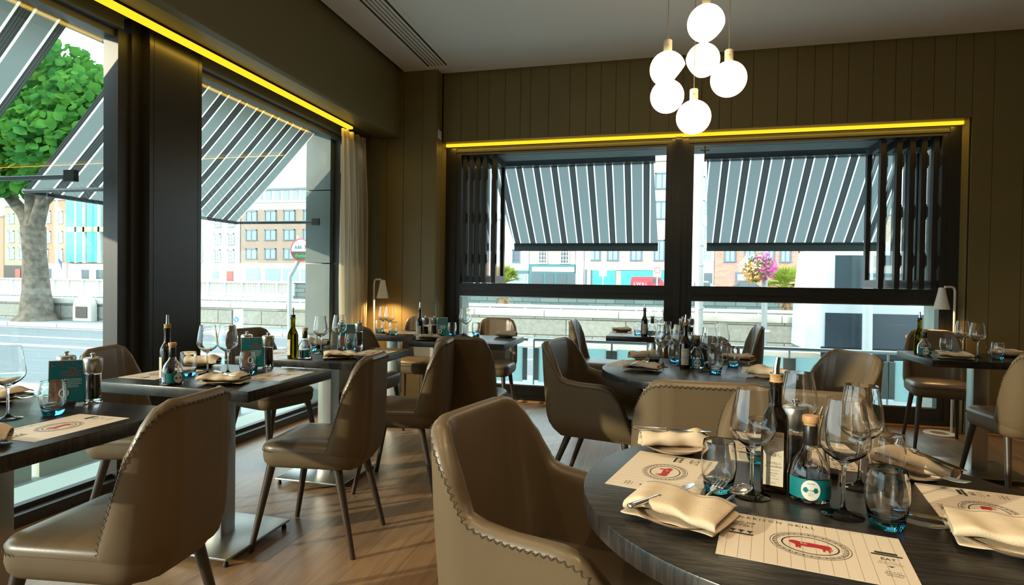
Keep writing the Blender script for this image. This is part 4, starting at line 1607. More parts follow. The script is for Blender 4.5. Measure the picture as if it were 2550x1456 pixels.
setting(-1.735, 2.06, 0, 'side plate at the front of the second window table', 'draped napkin with yellow-lit knife, front of second window table', NC, D(20),
        (0.0, 0.0, 0.038, D(-28), 0, 'knife across the front napkin of the second window table'), (-0.065, 0.02, 0.018, D(150), 0.05, 'fork beside the front napkin of the second window table'))
setting(-2.19, 2.44, 0, 'side plate at the window end of the second window table', 'rolled napkin at the window end of the second window table', NB, D(10),
        (0.05, 0.0, 0.03, D(10), 0, 'knife tucked in the window-end napkin, second window table'))
setting(-1.705, 2.93, 0, 'side plate at the front of the third window table', 'draped napkin at the front of the third window table', NA, D(30),
        (-0.055, 0.02, 0.018, D(150), 0.04, 'knife beside the front napkin of the third window table'))
setting(-2.16, 3.395, 0, 'side plate at the window end of the third window table', 'rolled napkin at the window end of the third window table', ND, D(15),
        (0.05, 0.0, 0.03, D(14), 0, 'knife tucked in the window-end napkin, third window table'))
setting(-1.675, 1.085, 0, 'side plate at the left picture edge, nearest window table', 'napkin end at the left picture edge, nearest window table', NB, D(35))
setting(-2.215, 1.52, 0, 'side plate near the window on the nearest window table', 'folded napkin near the window on the nearest window table', NC, D(20),
        (0.09, 0.02, 0.02, D(16), 0.0, 'knife tucked in the window-side napkin, nearest window table'), (0.09, -0.01, 0.02, D(8), -0.03, 'fork tucked in the window-side napkin, nearest window table'))

# pier table and corner table ------------------------------------------
g = 'glasses on the tables by the pier'
wine([(-1.535, 4.6, 'left wine glass on the table before the pier'), (-1.475, 4.47, 'right wine glass on the table before the pier'),
      (-2.21, 4.489, 'left wine glass on the corner table by the curtain'), (-2.125, 4.42, 'right wine glass on the corner table by the curtain')], g)
tumb([(-1.61, 4.52, 'left tumbler on the table before the pier'), (-1.415, 4.56, 'right tumbler on the table before the pier'),
      (-2.295, 4.579, 'left tumbler on the corner table by the curtain'), (-2.06, 4.36, 'right tumbler on the corner table by the curtain')], g)
OILD.put((-1.72, 4.1, TZ), 0, 'dark olive oil bottle on the table before the pier', 'olive oil bottles')
PM.put((-1.735, 4.25, TZ), 0, 'left steel-capped mill on the table before the pier', 'salt and pepper mills')
SM.put((-1.67, 4.27, TZ), 0, 'right steel-capped mill on the table before the pier', 'salt and pepper mills')
CARD.put((-1.66, 4.4, TZ), D(28), 'teal menu card on the table before the pier', 'menu cards')
setting(-1.64, 4.08, 0, 'side plate at the front of the table before the pier', 'white-lit napkin at the front of the table before the pier', NA, D(30),
        (-0.02, 0.01, 0.036, D(50), 0, 'knife on the front napkin of the pier table'))
setting(-1.155, 4.53, 0, 'side plate at the right end of the pier table', 'napkin at the right end of the pier table', NB, D(-8))
MAT.put((-2.06, 4.62, TZ), D(172), 'printed placemat on the corner table by the curtain', 'printed placemats')

# folding window table ------------------------------------------------
g = 'glasses on the folding-window table'
wine([(-0.036, 5.52, 'left wine glass on the folding-window table'), (0.048, 5.54, 'right wine glass on the folding-window table')], g)
tumb([(-0.134, 5.24, 'left tumbler on the folding-window table'), (0.125, 5.5, 'right tumbler on the folding-window table')], g)
OILD.put((-0.075, 5.1, TZ), 0, 'olive oil bottle on the folding-window table', 'olive oil bottles')
VI.put((-0.009, 5.07, TZ), D(40), 'vinegar bottle on the folding-window table', 'vinegar bottles')
SM.put((0.24, 5.14, TZ), 0, 'left steel-capped mill on the folding-window table', 'salt and pepper mills')
PM.put((0.305, 5.12, TZ), 0, 'right steel-capped mill on the folding-window table', 'salt and pepper mills')
MAT.put((-0.28, 5.2, TZ), D(-90), 'printed placemat at the left of the folding-window table', 'printed placemats')
setting(-0.283, 5.44, 0, 'side plate at the left of the folding-window table', 'folded napkin at the left of the folding-window table', NC, D(8))
setting(0.23, 5.4, 0, 'side plate at the right of the folding-window table', 'folded napkin at the right of the folding-window table', NA, D(5))

# right-hand table ----------------------------------------------------
g = 'glasses on the right-hand table'
wine([(2.03, 4.53, 'left wine glass on the right-hand table, by the lamp pole'), (2.02, 4.321, 'right wine glass on the right-hand table')], g)
tumb([(1.922, 4.5, 'left tumbler on the right-hand table'), (2.103, 4.26, 'right tumbler on the right-hand table')], g)
OILR.put((1.741, 4.446, TZ), D(20), 'olive oil bottle on the right-hand table', 'olive oil bottles')
VI.put((1.733, 4.348, TZ), D(10), 'teal-labelled vinegar bottle on the right-hand table', 'vinegar bottles')
setting(1.84, 4.185, 0, 'side plate at the front of the right-hand table', 'folded napkin with knife at the front of right-hand table', NC, D(-14),
        (-0.01, 0.01, 0.037, D(-50), 0, 'knife on the front napkin of the right-hand table'), (-0.03, 0.06, 0.03, D(-20), 0, 'fork behind the front napkin of the right-hand table'))
setting(2.25, 4.47, 0, 'side plate at the back of the right-hand table', 'rolled napkin at the back of the right-hand table', ND, D(-8),
        None, (-0.02, -0.03, 0.04, D(-35), 0.1, 'fork on the back napkin of the right-hand table'))


# ------------------------------------------------------------------ outside
GZ = -0.15
E_ = {}
E_['paving'] = pbr('grey_paving', (0.3, 0.33, 0.34), 0.8, var=0.12, vscale=3)
E_['road'] = pbr('asphalt', (0.16, 0.185, 0.195), 0.75, var=0.12, vscale=6, stretch=(0.1, 1, 1))
E_['white'] = pbr('road_paint', (0.75, 0.75, 0.72), 0.7)
E_['stone'] = blocks_mat('quay_stone', (0.3, 0.3, 0.26), (0.4, 0.39, 0.34), (0.1, 0.1, 0.09), 1.35, 0.37, 0.012)
E_['coping'] = blocks_mat('coping_stone', (0.52, 0.5, 0.45), (0.58, 0.56, 0.5), (0.2, 0.2, 0.18), 1.7, 2.0, 0.012)
E_['river'] = blocks_mat('river_wall', (0.1, 0.15, 0.15), (0.17, 0.22, 0.21), (0.06, 0.09, 0.09), 1.6, 0.42, 0.04)
E_['water'] = pbr('water', (0.03, 0.06, 0.06), 0.15)
E_['brick_pale'] = blocks_mat('pale_brick', (0.42, 0.33, 0.28), (0.5, 0.41, 0.35), (0.55, 0.5, 0.45), 0.5, 0.16, 0.02)
E_['brick_red'] = blocks_mat('red_brick', (0.4, 0.2, 0.14), (0.5, 0.28, 0.2), (0.45, 0.34, 0.3), 0.5, 0.16, 0.02)
E_['brick_tan'] = blocks_mat('tan_brick', (0.4, 0.31, 0.22), (0.5, 0.4, 0.3), (0.48, 0.42, 0.36), 0.5, 0.16, 0.02)
E_['render_white'] = pbr('white_render', (0.78, 0.77, 0.73), 0.8)
E_['render_grey'] = pbr('grey_stonework', (0.4, 0.4, 0.36), 0.85, var=0.12, vscale=1)
E_['render_brown'] = pbr('brown_facing', (0.34, 0.25, 0.19), 0.8, var=0.05, vscale=1)
E_['render_olive'] = pbr('olive_facing', (0.36, 0.33, 0.24), 0.85)
E_['render_orange'] = pbr('orange_brick', (0.44, 0.26, 0.17), 0.85)
E_['cream'] = pbr('cream_stone', (0.66, 0.62, 0.52), 0.8)
E_['winglass'] = pbr('far_window_glass', (0.25, 0.33, 0.36), 0.15, spec=0.8)
E_['winglass_dark'] = pbr('dark_window_glass', (0.07, 0.1, 0.11), 0.15, spec=0.8)
E_['teal_glass'] = pbr('teal_glass_panel', (0.06, 0.4, 0.4), 0.2)
E_['blue_frame'] = pbr('blue_grey_frame', (0.1, 0.17, 0.22), 0.5)
E_['white_frame'] = pbr('white_sash', (0.75, 0.74, 0.72), 0.6)
E_['pub'] = pbr('pub_green', (0.05, 0.17, 0.18), 0.5)
E_['black'] = pbr('shop_black', (0.02, 0.02, 0.022), 0.5)
E_['slate'] = pbr('slate_roof', (0.16, 0.19, 0.21), 0.7)
E_['red'] = pbr('red_door', (0.5, 0.06, 0.05), 0.4)
E_['car_red'] = pbr('van_red', (0.6, 0.02, 0.035), 0.25, coat=0.5)
E_['car_white'] = pbr('car_white', (0.78, 0.79, 0.8), 0.25, coat=0.5)
E_['car_dark'] = pbr('car_dark', (0.04, 0.055, 0.07), 0.25, coat=0.5)
E_['pole'] = pbr('galvanised_pole', (0.42, 0.43, 0.42), 0.5, metal=0.3, var=0.08, vscale=5)
E_['white_pole'] = pbr('white_pole', (0.75, 0.74, 0.7), 0.5)
E_['iron_white'] = pbr('white_ironwork', (0.75, 0.73, 0.62), 0.6)
E_['bark'] = pbr('plane_bark', (0.15, 0.125, 0.095), 0.9, var=0.45, vscale=6, bump=0.6, bscale=20)
E_['palm_bark'] = pbr('palm_bark', (0.3, 0.19, 0.1), 0.9, var=0.35, vscale=20, bump=1, bscale=60)


def leafmat(name, c1, c2):
    m, nt, out = newmat(name)
    geo = N(nt, 'ShaderNodeTexCoord')
    nz = N(nt, 'ShaderNodeTexNoise')
    nz.inputs['Scale'].default_value = 2.3
    nt.links.new(geo.outputs['Object'], nz.inputs['Vector'])
    rp = N(nt, 'ShaderNodeValToRGB')
    rp.color_ramp.elements[0].position = 0.35
    rp.color_ramp.elements[1].position = 0.65
    rp.color_ramp.elements[0].color = (*c1, 1)
    rp.color_ramp.elements[1].color = (*c2, 1)
    nt.links.new(nz.outputs['Fac'], rp.inputs[0])
    d = N(nt, 'ShaderNodeBsdfDiffuse')
    t = N(nt, 'ShaderNodeBsdfTranslucent')
    mx = N(nt, 'ShaderNodeMixShader')
    mx.inputs[0].default_value = 0.42
    nt.links.new(rp.outputs[0], d.inputs[0])
    nt.links.new(rp.outputs[0], t.inputs[0])
    nt.links.new(d.outputs[0], mx.inputs[1])
    nt.links.new(t.outputs[0], mx.inputs[2])
    nt.links.new(mx.outputs[0], out.inputs[0])
    return m


E_['leaf'] = leafmat('plane_leaves', (0.05, 0.2, 0.05), (0.12, 0.32, 0.05))
E_['palm_leaf'] = leafmat('palm_leaves', (0.2, 0.3, 0.05), (0.4, 0.42, 0.08))
E_['pink'] = leafmat('pink_petals', (0.6, 0.05, 0.35), (0.75, 0.2, 0.5))
E_['white_p'] = leafmat('white_petals', (0.8, 0.75, 0.7), (0.8, 0.6, 0.5))
E_['yellow_p'] = leafmat('yellow_petals', (0.75, 0.5, 0.08), (0.7, 0.35, 0.05))

# ground
struct(MB().box(-60, 40, -40, 14.0, GZ - 0.1, GZ).build('ground_pavement', E_['paving']))
rd = MB().box(-60, 40, 8.3, 12.0, GZ, GZ + 0.004)
struct(rd.build('ground_road', E_['road'], smooth=0))
struct(MB().box(-60, -6.2, -40, 8.3, GZ, GZ + 0.004).build('ground_side_road', E_['road'], smooth=0))
ln_ = MB()
ln_.box(-40, 30, 9.9, 10.05, GZ + 0.004, GZ + 0.007)
ln_.box(-40, 30, 11.7, 11.8, GZ + 0.004, GZ + 0.007)
ln_.box(-30, -6.5, 8.6, 8.85, GZ + 0.004, GZ + 0.007)
ln_.box(-12, -6.4, 5.2, 5.6, GZ + 0.004, GZ + 0.007)
struct(ln_.build('ground_road_marking', E_['white'], smooth=0))
struct(MB().box(-60, 40, 12.0, 12.18, GZ, GZ + 0.1).build('ground_kerb', E_['coping']))
struct(MB().box(-60, 40, 12.18, 13.35, GZ, GZ + 0.09).build('ground_footpath', E_['paving']))
struct(MB().box(-120, 90, 14.2, 49.6, -3.2, -3.0).build('ground_river', E_['water']))
struct(MB().box(-120, 90, 50, 64, -3.2, 0.82).build('ground_far_quay', E_['paving']))
sw = MB().box(-45, 30, 13.3, 13.85, GZ, 0.42)
qw = sw.build('quay_wall', E_['stone'])
cp = MB().slab([(-45, 13.24), (30, 13.24), (30, 13.92), (-45, 13.92)], 0.42, 0.58, 0.03)
cp.build('coping', E_['coping'], qw)
tag(qw, 'low grey stone quay wall with pale coping across the road', 'wall')
fw = MB().box(-110, 80, 49.6, 50.0, -3.0, 0.92).build('river_wall', E_['river'])
tag(fw, 'dark stone river wall on the far bank', 'wall')
MB().box(-110, 80, 49.5, 50.05, 0.92, 1.02).build('coping', E_['coping'], fw)
rl = thing('quay_railing', 'white pipe railing running just behind the stone quay wall', 'railing', (0, 14.05, 0))
MB().tube([(-45, 0, 0.63), (30, 0, 0.63)], 0.045, 10).build('pipe', E_['white_pole'], rl)
for k in range(30):
    MB().tube([(-13 + k * 0.9, 0, -1.0), (-13 + k * 0.9, 0, 0.62)], 0.022, 6).build('post', E_['white_pole'], rl)

# own building, outer reveals
struct(MB().box(2.42, 3.2, 5.78, 6.1, GZ, 3.6).build('pier_outside_right', M['clad']))
struct(MB().box(-2.6, -1.955, 5.78, 6.02, GZ, 3.6).build('pier_outside_left', M['clad']))
struct(MB().box(-1.955, 2.42, 5.78, 6.06, 2.5, 3.6).build('lintel_outside', M['clad_dark']))
pc = MB()
for z0, z1 in ((GZ, 0.62), (0.63, 1.35), (1.36, 2.05), (2.06, 2.75), (2.76, 3.6)):
    pc.box(-3.28, -3.02, 4.98, 5.42, z0, z1)
struct(pc.build('pier_outside_corner', M['clad_dark'], smooth=0))
struct(MB().box(-3.3, -3.0, -4, 5.4, 2.62, 3.6).build('facade_left', M['clad_dark']))
struct(MB().box(-3.5, -3.0, -4, 5.4, GZ, -0.01).build('ledge_left', M['clad']))
struct(MB().box(-2.6, 3.2, 5.75, 6.1, GZ, -0.01).build('ledge_back', M['clad']))


# awnings ----------------------------------------------------------------
def awning(name_lb, origin, rz, x0, x1, dy, dz, skew=0.0, arms=True, val=0.085):
    """local: X along the wall, Y outward; fabric slopes from (0,0) to (dy,-dz)"""
    t = thing('awning', name_lb, 'awning', origin, rz, 'striped window awnings')
    f = MB()
    n = 12
    rows = []
    for j in range(n + 1):
        v = j / n
        sag = -0.012 * sin(PI * v)
        rows.append([(x0 + (x1 - x0) * k / 16 + skew * v, dy * v, -dz * v + sag) for k in range(17)])
    f.loft(rows, False, False, False)
    f.build('canopy', M['awning'], t, 60)
    v = MB().box(x0 + skew, x1 + skew, dy - 0.002, dy + 0.002, -dz - val, -dz + 0.01)
    v.build('valance', M['valance'], t, 0)
    MB().tube([(x0 + skew, dy, -dz), (x1 + skew, dy, -dz)], 0.016, 10).build('front_bar', M['awn_metal'], t)
    MB().box(x0 - 0.02, x1 + 0.02, -0.06, 0.05, -0.035, 0.075).build('cassette', M['awn_metal'], t)
    if arms:
        for x in (x0 + skew + 0.004, x1 + skew - 0.004):
            MB().tube([(x, dy, -dz), (x, 0.02, -dz - 0.005)], 0.013, 8).build('side_arm', M['awn_metal'], t)
            MB().box(x - 0.014, x + 0.014, -0.02, 0.05, -dz - 0.03, -dz + 0.03).build('bracket', M['rubber'], t)
    return t


awning('striped grey awning outside the nearer left window', (-3.02, 0, 2.58), PI / 2, -0.4, 2.46, 0.87, 0.85, 0, True, 0.004)
awning('striped grey awning outside the far left window, beyond the column', (-3.02, 0, 2.58), PI / 2, 2.84, 4.77, 0.87, 0.85, 0, True, 0.004)
awning('striped grey awning over the left folding window', (0, 6.21, 2.5), 0, -1.78, -0.03, 0.88, 0.82, 0.065, False)
awning('striped grey awning over the right folding window', (0, 6.21, 2.5), 0, 0.5, 2.3, 0.88, 0.82, 0.085, False)

# terrace glass balustrade -------------------------------------------------
def balustrade_panel(a, b, label, bars=True):
    (xa, ya), (xb, yb) = a, b
    t = thing('glass_balustrade', label, 'balustrade', (xa, ya, 0), math.atan2(yb - ya, xb - xa), 'frosted terrace balustrade panels')
    L = math.hypot(xb - xa, yb - ya)
    MB().box(0.06, L - 0.06, -0.006, 0.006, -0.02, 0.415).build('frosted_pane', M['frost'], t, 0)
    MB().tube([(0, 0, 0.5), (L, 0, 0.5)], 0.02, 12).build('hand_rail', M['rail'], t)
    for x in (0.035, L - 0.035):
        MB().box(x - 0.028, x + 0.028, -0.016, 0.016, 0.0, 0.4).build('clamp', M['clamp'], t)
    MB().tube([(0, 0, GZ), (0, 0, 0.5)], 0.011, 8).build('post', M['rail'], t)
    return t


BX = [-1.48, -0.48, 0.5, 1.48, 2.46, 3.5]
for i in range(5):
    balustrade_panel((BX[i] + (0.0 if i else 0.05), 7.02), (BX[i + 1], 7.02), 'frosted glass terrace balustrade panel, %s from left behind the folding windows' % ('first', 'second', 'third', 'fourth', 'fifth')[i])
balustrade_panel((-2.5, 6.88), (-1.5, 7.0), 'angled frosted balustrade panel at left, behind the pier table')
struct(MB().box(-7, 8, 7.3, 7.45, GZ, GZ + 0.02).build('ground_edge', E_['coping']))
# frosted screens outside the left windows
for y0, y1, lb in ((-0.6, 1.15, 'frosted glass screen outside the left windows, nearest the camera'), (1.2, 2.95, 'frosted glass screen outside the left windows, beside the column'), (3.0, 4.95, 'frosted glass screen outside the far left window')):
    t = thing('glass_screen', lb, 'screen', (-4.0, y0, 0), PI / 2, 'frosted screens outside the left windows')
    MB().box(0, y1 - y0, -0.006, 0.006, -0.03, 0.43).build('frosted_pane', M['frost'], t, 0)
    MB().box(0, y1 - y0, -0.03, 0.03, GZ, -0.03).build('base_channel', M['clad'], t, 0)

# parked and passing vehicles ----------------------------------------------
def vehicle(name, label, loc, L, H, Wd, body, kind, rz=0.0, txt=None):
    """side profile extruded and rounded; local X along the vehicle, faces -Y"""
    t = thing(name, label, name.replace('_', ' ').split()[-1], loc, rz)
    if kind == 'van':
        prof = [(-L / 2, 0.3), (-L / 2 + 0.03, H * 0.62), (-L / 2 + 0.1, H - 0.08), (-L / 2 + 0.3, H), (L * 0.2, H), (L * 0.28, H - 0.05), (L * 0.4, H * 0.62), (L / 2 - 0.1, H * 0.5), (L / 2, H * 0.42), (L / 2, 0.3)]
    else:
        prof = [(-L / 2, 0.35), (-L / 2 + 0.03, H * 0.6), (-L * 0.38, H * 0.7), (-L * 0.28, H * 0.96), (-L * 0.1, H), (L * 0.08, H * 0.98), (L * 0.24, H * 0.68), (L / 2 - 0.12, H * 0.56), (L / 2, H * 0.42), (L / 2, 0.3)]
    rings = []
    for y, k in ((-Wd / 2, 0.955), (-Wd / 2 + 0.03, 0.985), (-Wd / 2 + 0.1, 1.0), (Wd / 2 - 0.1, 1.0), (Wd / 2 - 0.03, 0.985), (Wd / 2, 0.955)):
        rings.append([(x * k, y, 0.3 + (z - 0.3) * k) for x, z in prof])
    MB().loft(rings[::-1]).build('body', E_[body], t, 40)
    wz0, wz1 = H * 0.63, H * 0.9
    if kind == 'van':
        ws = [(L * 0.08, L * 0.27)] if L < 4 else [(-L * 0.46, -L * 0.2), (-L * 0.18, 0.04 * L), (L * 0.07, L * 0.27)]
    else:
        ws = [(-L * 0.26, -L * 0.05), (-L * 0.03, L * 0.14)]
    for a, b in ws:
        MB().box(a, b, -Wd / 2 - 0.006, -Wd / 2 + 0.02, wz0, wz1).build('side_window', E_['winglass_dark'], t, 0)
    MB().box(-L / 2 + 0.05, L / 2 - 0.05, -Wd / 2 - 0.012, -Wd / 2 + 0.02, 0.26, 0.42).build('sill_trim', E_['black'], t, 0)
    for sx in (-0.32, 0.32):
        w = MB()
        w.M = Matrix.Translation((sx * L, -Wd / 2 + 0.1, 0.31)) @ Matrix.Rotation(PI / 2, 4, 'X')
        w.lathe([(0, -0.1), (0.2, -0.1), (0.31, -0.09), (0.31, 0.09), (0.2, 0.11), (0, 0.1)], 24)
        w.build('wheel', M['rubber'], t)
    if txt:
        MB().text(txt, 0.42, Matrix.Translation((-L * 0.42, -Wd / 2 - 0.01, H * 0.5)) @ Matrix.Rotation(PI / 2, 4, 'X'), 'LEFT', 1, 1).build('lettering', E_['white_frame'], t, 0)
    return t


vehicle('red_van', 'red van parked on the far quay, seen through left folding window', (-0.45, 58, 0.3), 3.6, 1.7, 1.7, 'car_red', 'van', 0, 'S.W.B.I.')
vehicle('white_car', 'white car parked on the far quay, left of red brick building', (4.6, 58, 0.22), 3.6, 1.45, 1.7, 'car_white', 'car')
vehicle('dark_car', 'dark car parked on the far quay behind the flower basket', (8.6, 58, 0.22), 3.4, 1.5, 1.7, 'car_dark', 'car')
bus = vehicle('white_minibus', 'white minibus passing on the road behind the right folding window', (5.3, 12.0 - 0.4, GZ), 5.6, 2.05, 1.9, 'car_white', 'van', PI)
bus.location.y = 10.9
bus.rotation_euler.z = 0
MB().box(-2.7, 2.7, -0.965, -0.94, 0.42, 0.95).build('lower_panel', E_['car_dark'], bus, 0)
MB().box(-1.6, -0.95, -0.975, -0.95, 0.6, 0.64).build('orange_marker', pbr('orange_reflector', (0.9, 0.28, 0.01), 0.3), bus, 0)
MB().box(-2.75, 2.7, -0.97, -0.94, 1.16, 1.21).build('orange_stripe', pbr('orange_stripe', (0.6, 0.25, 0.15), 0.4), bus, 0)

# street poles -------------------------------------------------------------
t = thing('lamp_post', 'broad pale lamp post at the left edge of the right folding window', 'lamp post', (0.84, 11.5, GZ))
MB().tube([(0, 0, 0), (-0.05, 0, 4.6)], [0.078, 0.066], 16).build('shaft', E_['pole'], t)
for z in (0.9, 1.72, 2.1):
    MB().lathe([(0.07, z), (0.085, z), (0.085, z + 0.04), (0.07, z + 0.04)], 16).build('band', E_['pole'], t)
t = thing('lamp_post', 'grey lamp post with a flower basket, behind the right folding window', 'lamp post', (2.18, 12.6, GZ))
MB().tube([(0, 0, 0), (-0.03, 0, 3.4)], 0.056, 16).build('shaft', E_['pole'], t)
MB().lathe([(0.056, 0.43), (0.075, 0.43), (0.075, 0.47), (0.056, 0.47)], 16).build('band', E_['white_pole'], t)
MB().tube([(-0.1, -0.02, 0.45), (0.1, -0.02, 0.45)], 0.018, 8).build('clamp_bolt', E_['white_pole'], t)
t = thing('lamp_post', 'sunlit white lamp post before the minibus, right folding window', 'lamp post', (3.12, 9.7, GZ))
MB().tube([(0, 0, 0), (-0.03, 0, 3.0)], [0.07, 0.06], 16).build('shaft', E_['white_pole'], t)
MB().tube([(-0.03, 0, 1.62), (0.12, 0, 1.62), (0.14, 0, 1.45)], 0.012, 8).build('bracket', E_['pole'], t)


def scatter(mb, rnd, n, c, r, size, flat=0.7):
    """n small leaf cards on and in an ellipsoid"""
    for _ in range(n):
        while True:
            p = Vector((rnd.uniform(-1, 1), rnd.uniform(-1, 1), rnd.uniform(-1, 1)))
            if 0.35 < p.length < 1:
                break
        p = Vector((c[0] + p.x * r[0], c[1] + p.y * r[1], c[2] + p.z * r[2]))
        u = Vector((rnd.gauss(0, 1), rnd.gauss(0, 1), rnd.gauss(0, 1))).normalized()
        w = u.orthogonal().normalized()
        s = size * rnd.uniform(0.6, 1.3)
        u, w = u * s, w * s * flat
        mb.add([p - u, p - u * 0.2 + w, p + u * 0.6 + w * 0.6, p + u, p + u * 0.4 - w * 0.8, p - u * 0.3 - w], [[0, 1, 2, 3, 4, 5]])


rnd = random.Random(21)
t = thing('flower_basket', 'hanging basket of pink and white flowers on the grey lamp post', 'flower basket', (2.02, 12.45, 1.58))
MB().lathe([(0.0, -0.28), (0.1, -0.25), (0.18, -0.15), (0.22, 0.0), (0.0, 0.02)], 20).build('basket', E_['palm_bark'], t)
for nm, k, n, cc, rr in (('foliage', 'leaf', 260, (0, 0, -0.02), (0.3, 0.28, 0.28)), ('pink_flowers', 'pink', 330, (0.1, -0.02, 0.02), (0.25, 0.3, 0.27)), ('white_flowers', 'white_p', 300, (-0.12, -0.03, 0.0), (0.25, 0.3, 0.3)), ('yellow_flowers', 'yellow_p', 220, (-0.1, -0.02, -0.1), (0.24, 0.28, 0.24))):
    b = MB()
    scatter(b, rnd, n, cc, rr, 0.032)
    b.build(nm, E_[k], t, 0)


def palm(loc, trunk, rad, R, label, seed):
    r_ = random.Random(seed)
    t = thing('palm_tree', label, 'palm', loc)
    pts = [(0.02 * sin(z * 4), 0.01 * cos(z * 5), z) for z in [trunk * k / 12 for k in range(13)]]
    MB().tube(pts, [rad * (1.25 if k % 2 else 1.0) * (1.1 - 0.2 * k / 12) for k in range(13)], 12).build('trunk', E_['palm_bark'], t)
    sk = MB()
    for k in range(26):
        a = r_.uniform(0, 6.28)
        z = trunk * r_.uniform(0.55, 1.0)
        sk.tube([(rad * cos(a), rad * sin(a), z), (rad * 2.2 * cos(a), rad * 2.2 * sin(a), z - 0.03), (rad * 3 * cos(a), rad * 3 * sin(a), z - 0.12)], [0.02, 0.015, 0.004], 4)
    sk.build('leaf_bases', E_['palm_bark'], t)
    for k in range(34):
        lf = MB()
        a = r_.uniform(0, 2 * PI)
        el = r_.uniform(-0.45, 1.35)
        d = Vector((cos(a) * cos(el), sin(a) * cos(el), sin(el)))
        side = d.cross(Vector((0, 0, 1))).normalized()
        up = side.cross(d)
        base = Vector((0, 0, trunk))
        hub = base + d * R * 0.45
        lf.tube([base, hub], [0.012, 0.008], 4)
        for q in range(15):
            th = (q - 7) / 7 * 1.25
            dd = (d * cos(th) + side * sin(th)).normalized()
            tip = hub + dd * R * 0.6 * r_.uniform(0.85, 1.1) - Vector((0, 0, 0.1 * R))
            w = (up.cross(dd)).normalized() * 0.018
            mid = hub.lerp(tip, 0.5) + up * 0.02
            lf.add([hub, mid + w, tip, mid - w], [[0, 1, 2, 3]])
        lf.build('frond', E_['palm_leaf'], t, 0)
    return t


palm((2.93, 14.35, 0.2), 0.95, 0.085, 0.62, 'fan palm behind the quay wall, right folding window', 3)
palm((-3.74, 14.35, 0.2), 1.0, 0.09, 0.56, 'fan palm behind the quay wall, left folding window', 9)

# slow-down sign, keep-left bollard -----------------------------------------
t = thing('road_sign', 'round electronic speed sign reading 30 on a bent pole, far left window', 'sign', (-8.46, 12.2, GZ))
MB().tube([(0, 0, 0), (0, 0, 1.4), (0.03, 0, 1.47), (0.2, 0, 1.74), (0.24, 0, 1.82), (0.24, 0, 2.4)], 0.05, 12).build('pole', E_['pole'], t)
sg = MB()
sg.M = Matrix.Translation((0.36, -0.09, 2.05)) @ Matrix.Rotation(PI / 2, 4, 'X')
sg.lathe([(0, -0.05), (0.27, -0.05), (0.275, 0.0), (0.265, 0.012), (0, 0.012)], 40)
sd_ = sg.build('sign_case', E_['pole'], t)
fc = Matrix.Translation((0.36, -0.104, 2.05)) @ Matrix.Rotation(PI / 2, 4, 'X')
b = MB()
b.M = fc
b.add([(0.25 * cos(a), 0.25 * sin(a), 0.0) for a in [PI * k / 24 - 0.12 + k * 0.01 for k in range(25)]], [list(range(25))])
b.build('white_half', E_['white_frame'], t, 0)
b = MB()
b.M = fc
b.add([(0.25 * cos(a), 0.25 * sin(a), 0.0) for a in [PI + 0.12 + (PI - 0.24) * k / 24 for k in range(25)]], [list(range(25))])
b.build('dark_half', E_['black'], t, 0)
b = MB()
b.M = fc
b.tube([(0.262 * cos(2 * PI * k / 48), 0.262 * sin(2 * PI * k / 48), 0.0) for k in range(49)], 0.014, 6, False)
b.build('red_ring', E_['red'], t)
MB().text('30', 0.13, fc @ Matrix.Translation((0.08, 0.03, 0.004)), 'LEFT', 1, 2).build('speed_number', M['ink'], t, 0)
MB().text('thanks', 0.11, fc @ Matrix.Translation((0.0, -0.165, 0.004)), 'CENTER', 1, 2).build('thanks_lettering', emission('green_led', (0.1, 1.0, 0.2), 1.2), t, 0)
b = MB()
b.M = fc @ Matrix.Translation((-0.06, 0.03, 0.004))
for px in (-0.07, 0.0, 0.06):
    b.add([(px - 0.035, 0, 0), (px + 0.035, 0, 0), (px + 0.025, 0.05, 0), (px, 0.1, 0), (px - 0.025, 0.05, 0)], [[0, 1, 2, 3, 4]])
b.build('people_picture', E_['pub'], t, 0)
t = thing('keep_left_bollard', 'white and yellow traffic bollard with blue arrow disc, far left window', 'bollard', (-7.29, 9.0, GZ))
MB().box(-0.06, 0.06, -0.05, 0.05, 0, 0.78).build('yellow_case', pbr('bollard_yellow', (0.85, 0.6, 0.02), 0.4), t, 0)
MB().box(-0.062, 0.062, -0.052, 0.052, 0.42, 0.8).build('white_head', E_['white_frame'], t, 0)
MB().box(-0.1, -0.06, -0.05, 0.06, 0, 0.78).build('black_side', E_['black'], t, 0)
b = MB()
b.M = Matrix.Translation((0, -0.056, 0.62)) @ Matrix.Rotation(PI / 2, 4, 'X')
b.add([(0.052 * cos(2 * PI * k / 28), 0.052 * sin(2 * PI * k / 28), 0) for k in range(28)], [list(range(28))])
b.build('blue_disc', pbr('sign_blue', (0.02, 0.2, 0.6), 0.4), t, 0)
b = MB()
b.M = Matrix.Translation((0, -0.058, 0.62)) @ Matrix.Rotation(PI / 2, 4, 'X') @ Matrix.Rotation(D(225), 4, 'Z')
b.add([(-0.007, -0.035, 0), (0.007, -0.035, 0), (0.007, 0.008, 0), (0.022, 0.008, 0), (0, 0.036, 0), (-0.022, 0.008, 0), (-0.007, 0.008, 0)], [list(range(7))])
b.build('arrow', E_['white_frame'], t, 0)

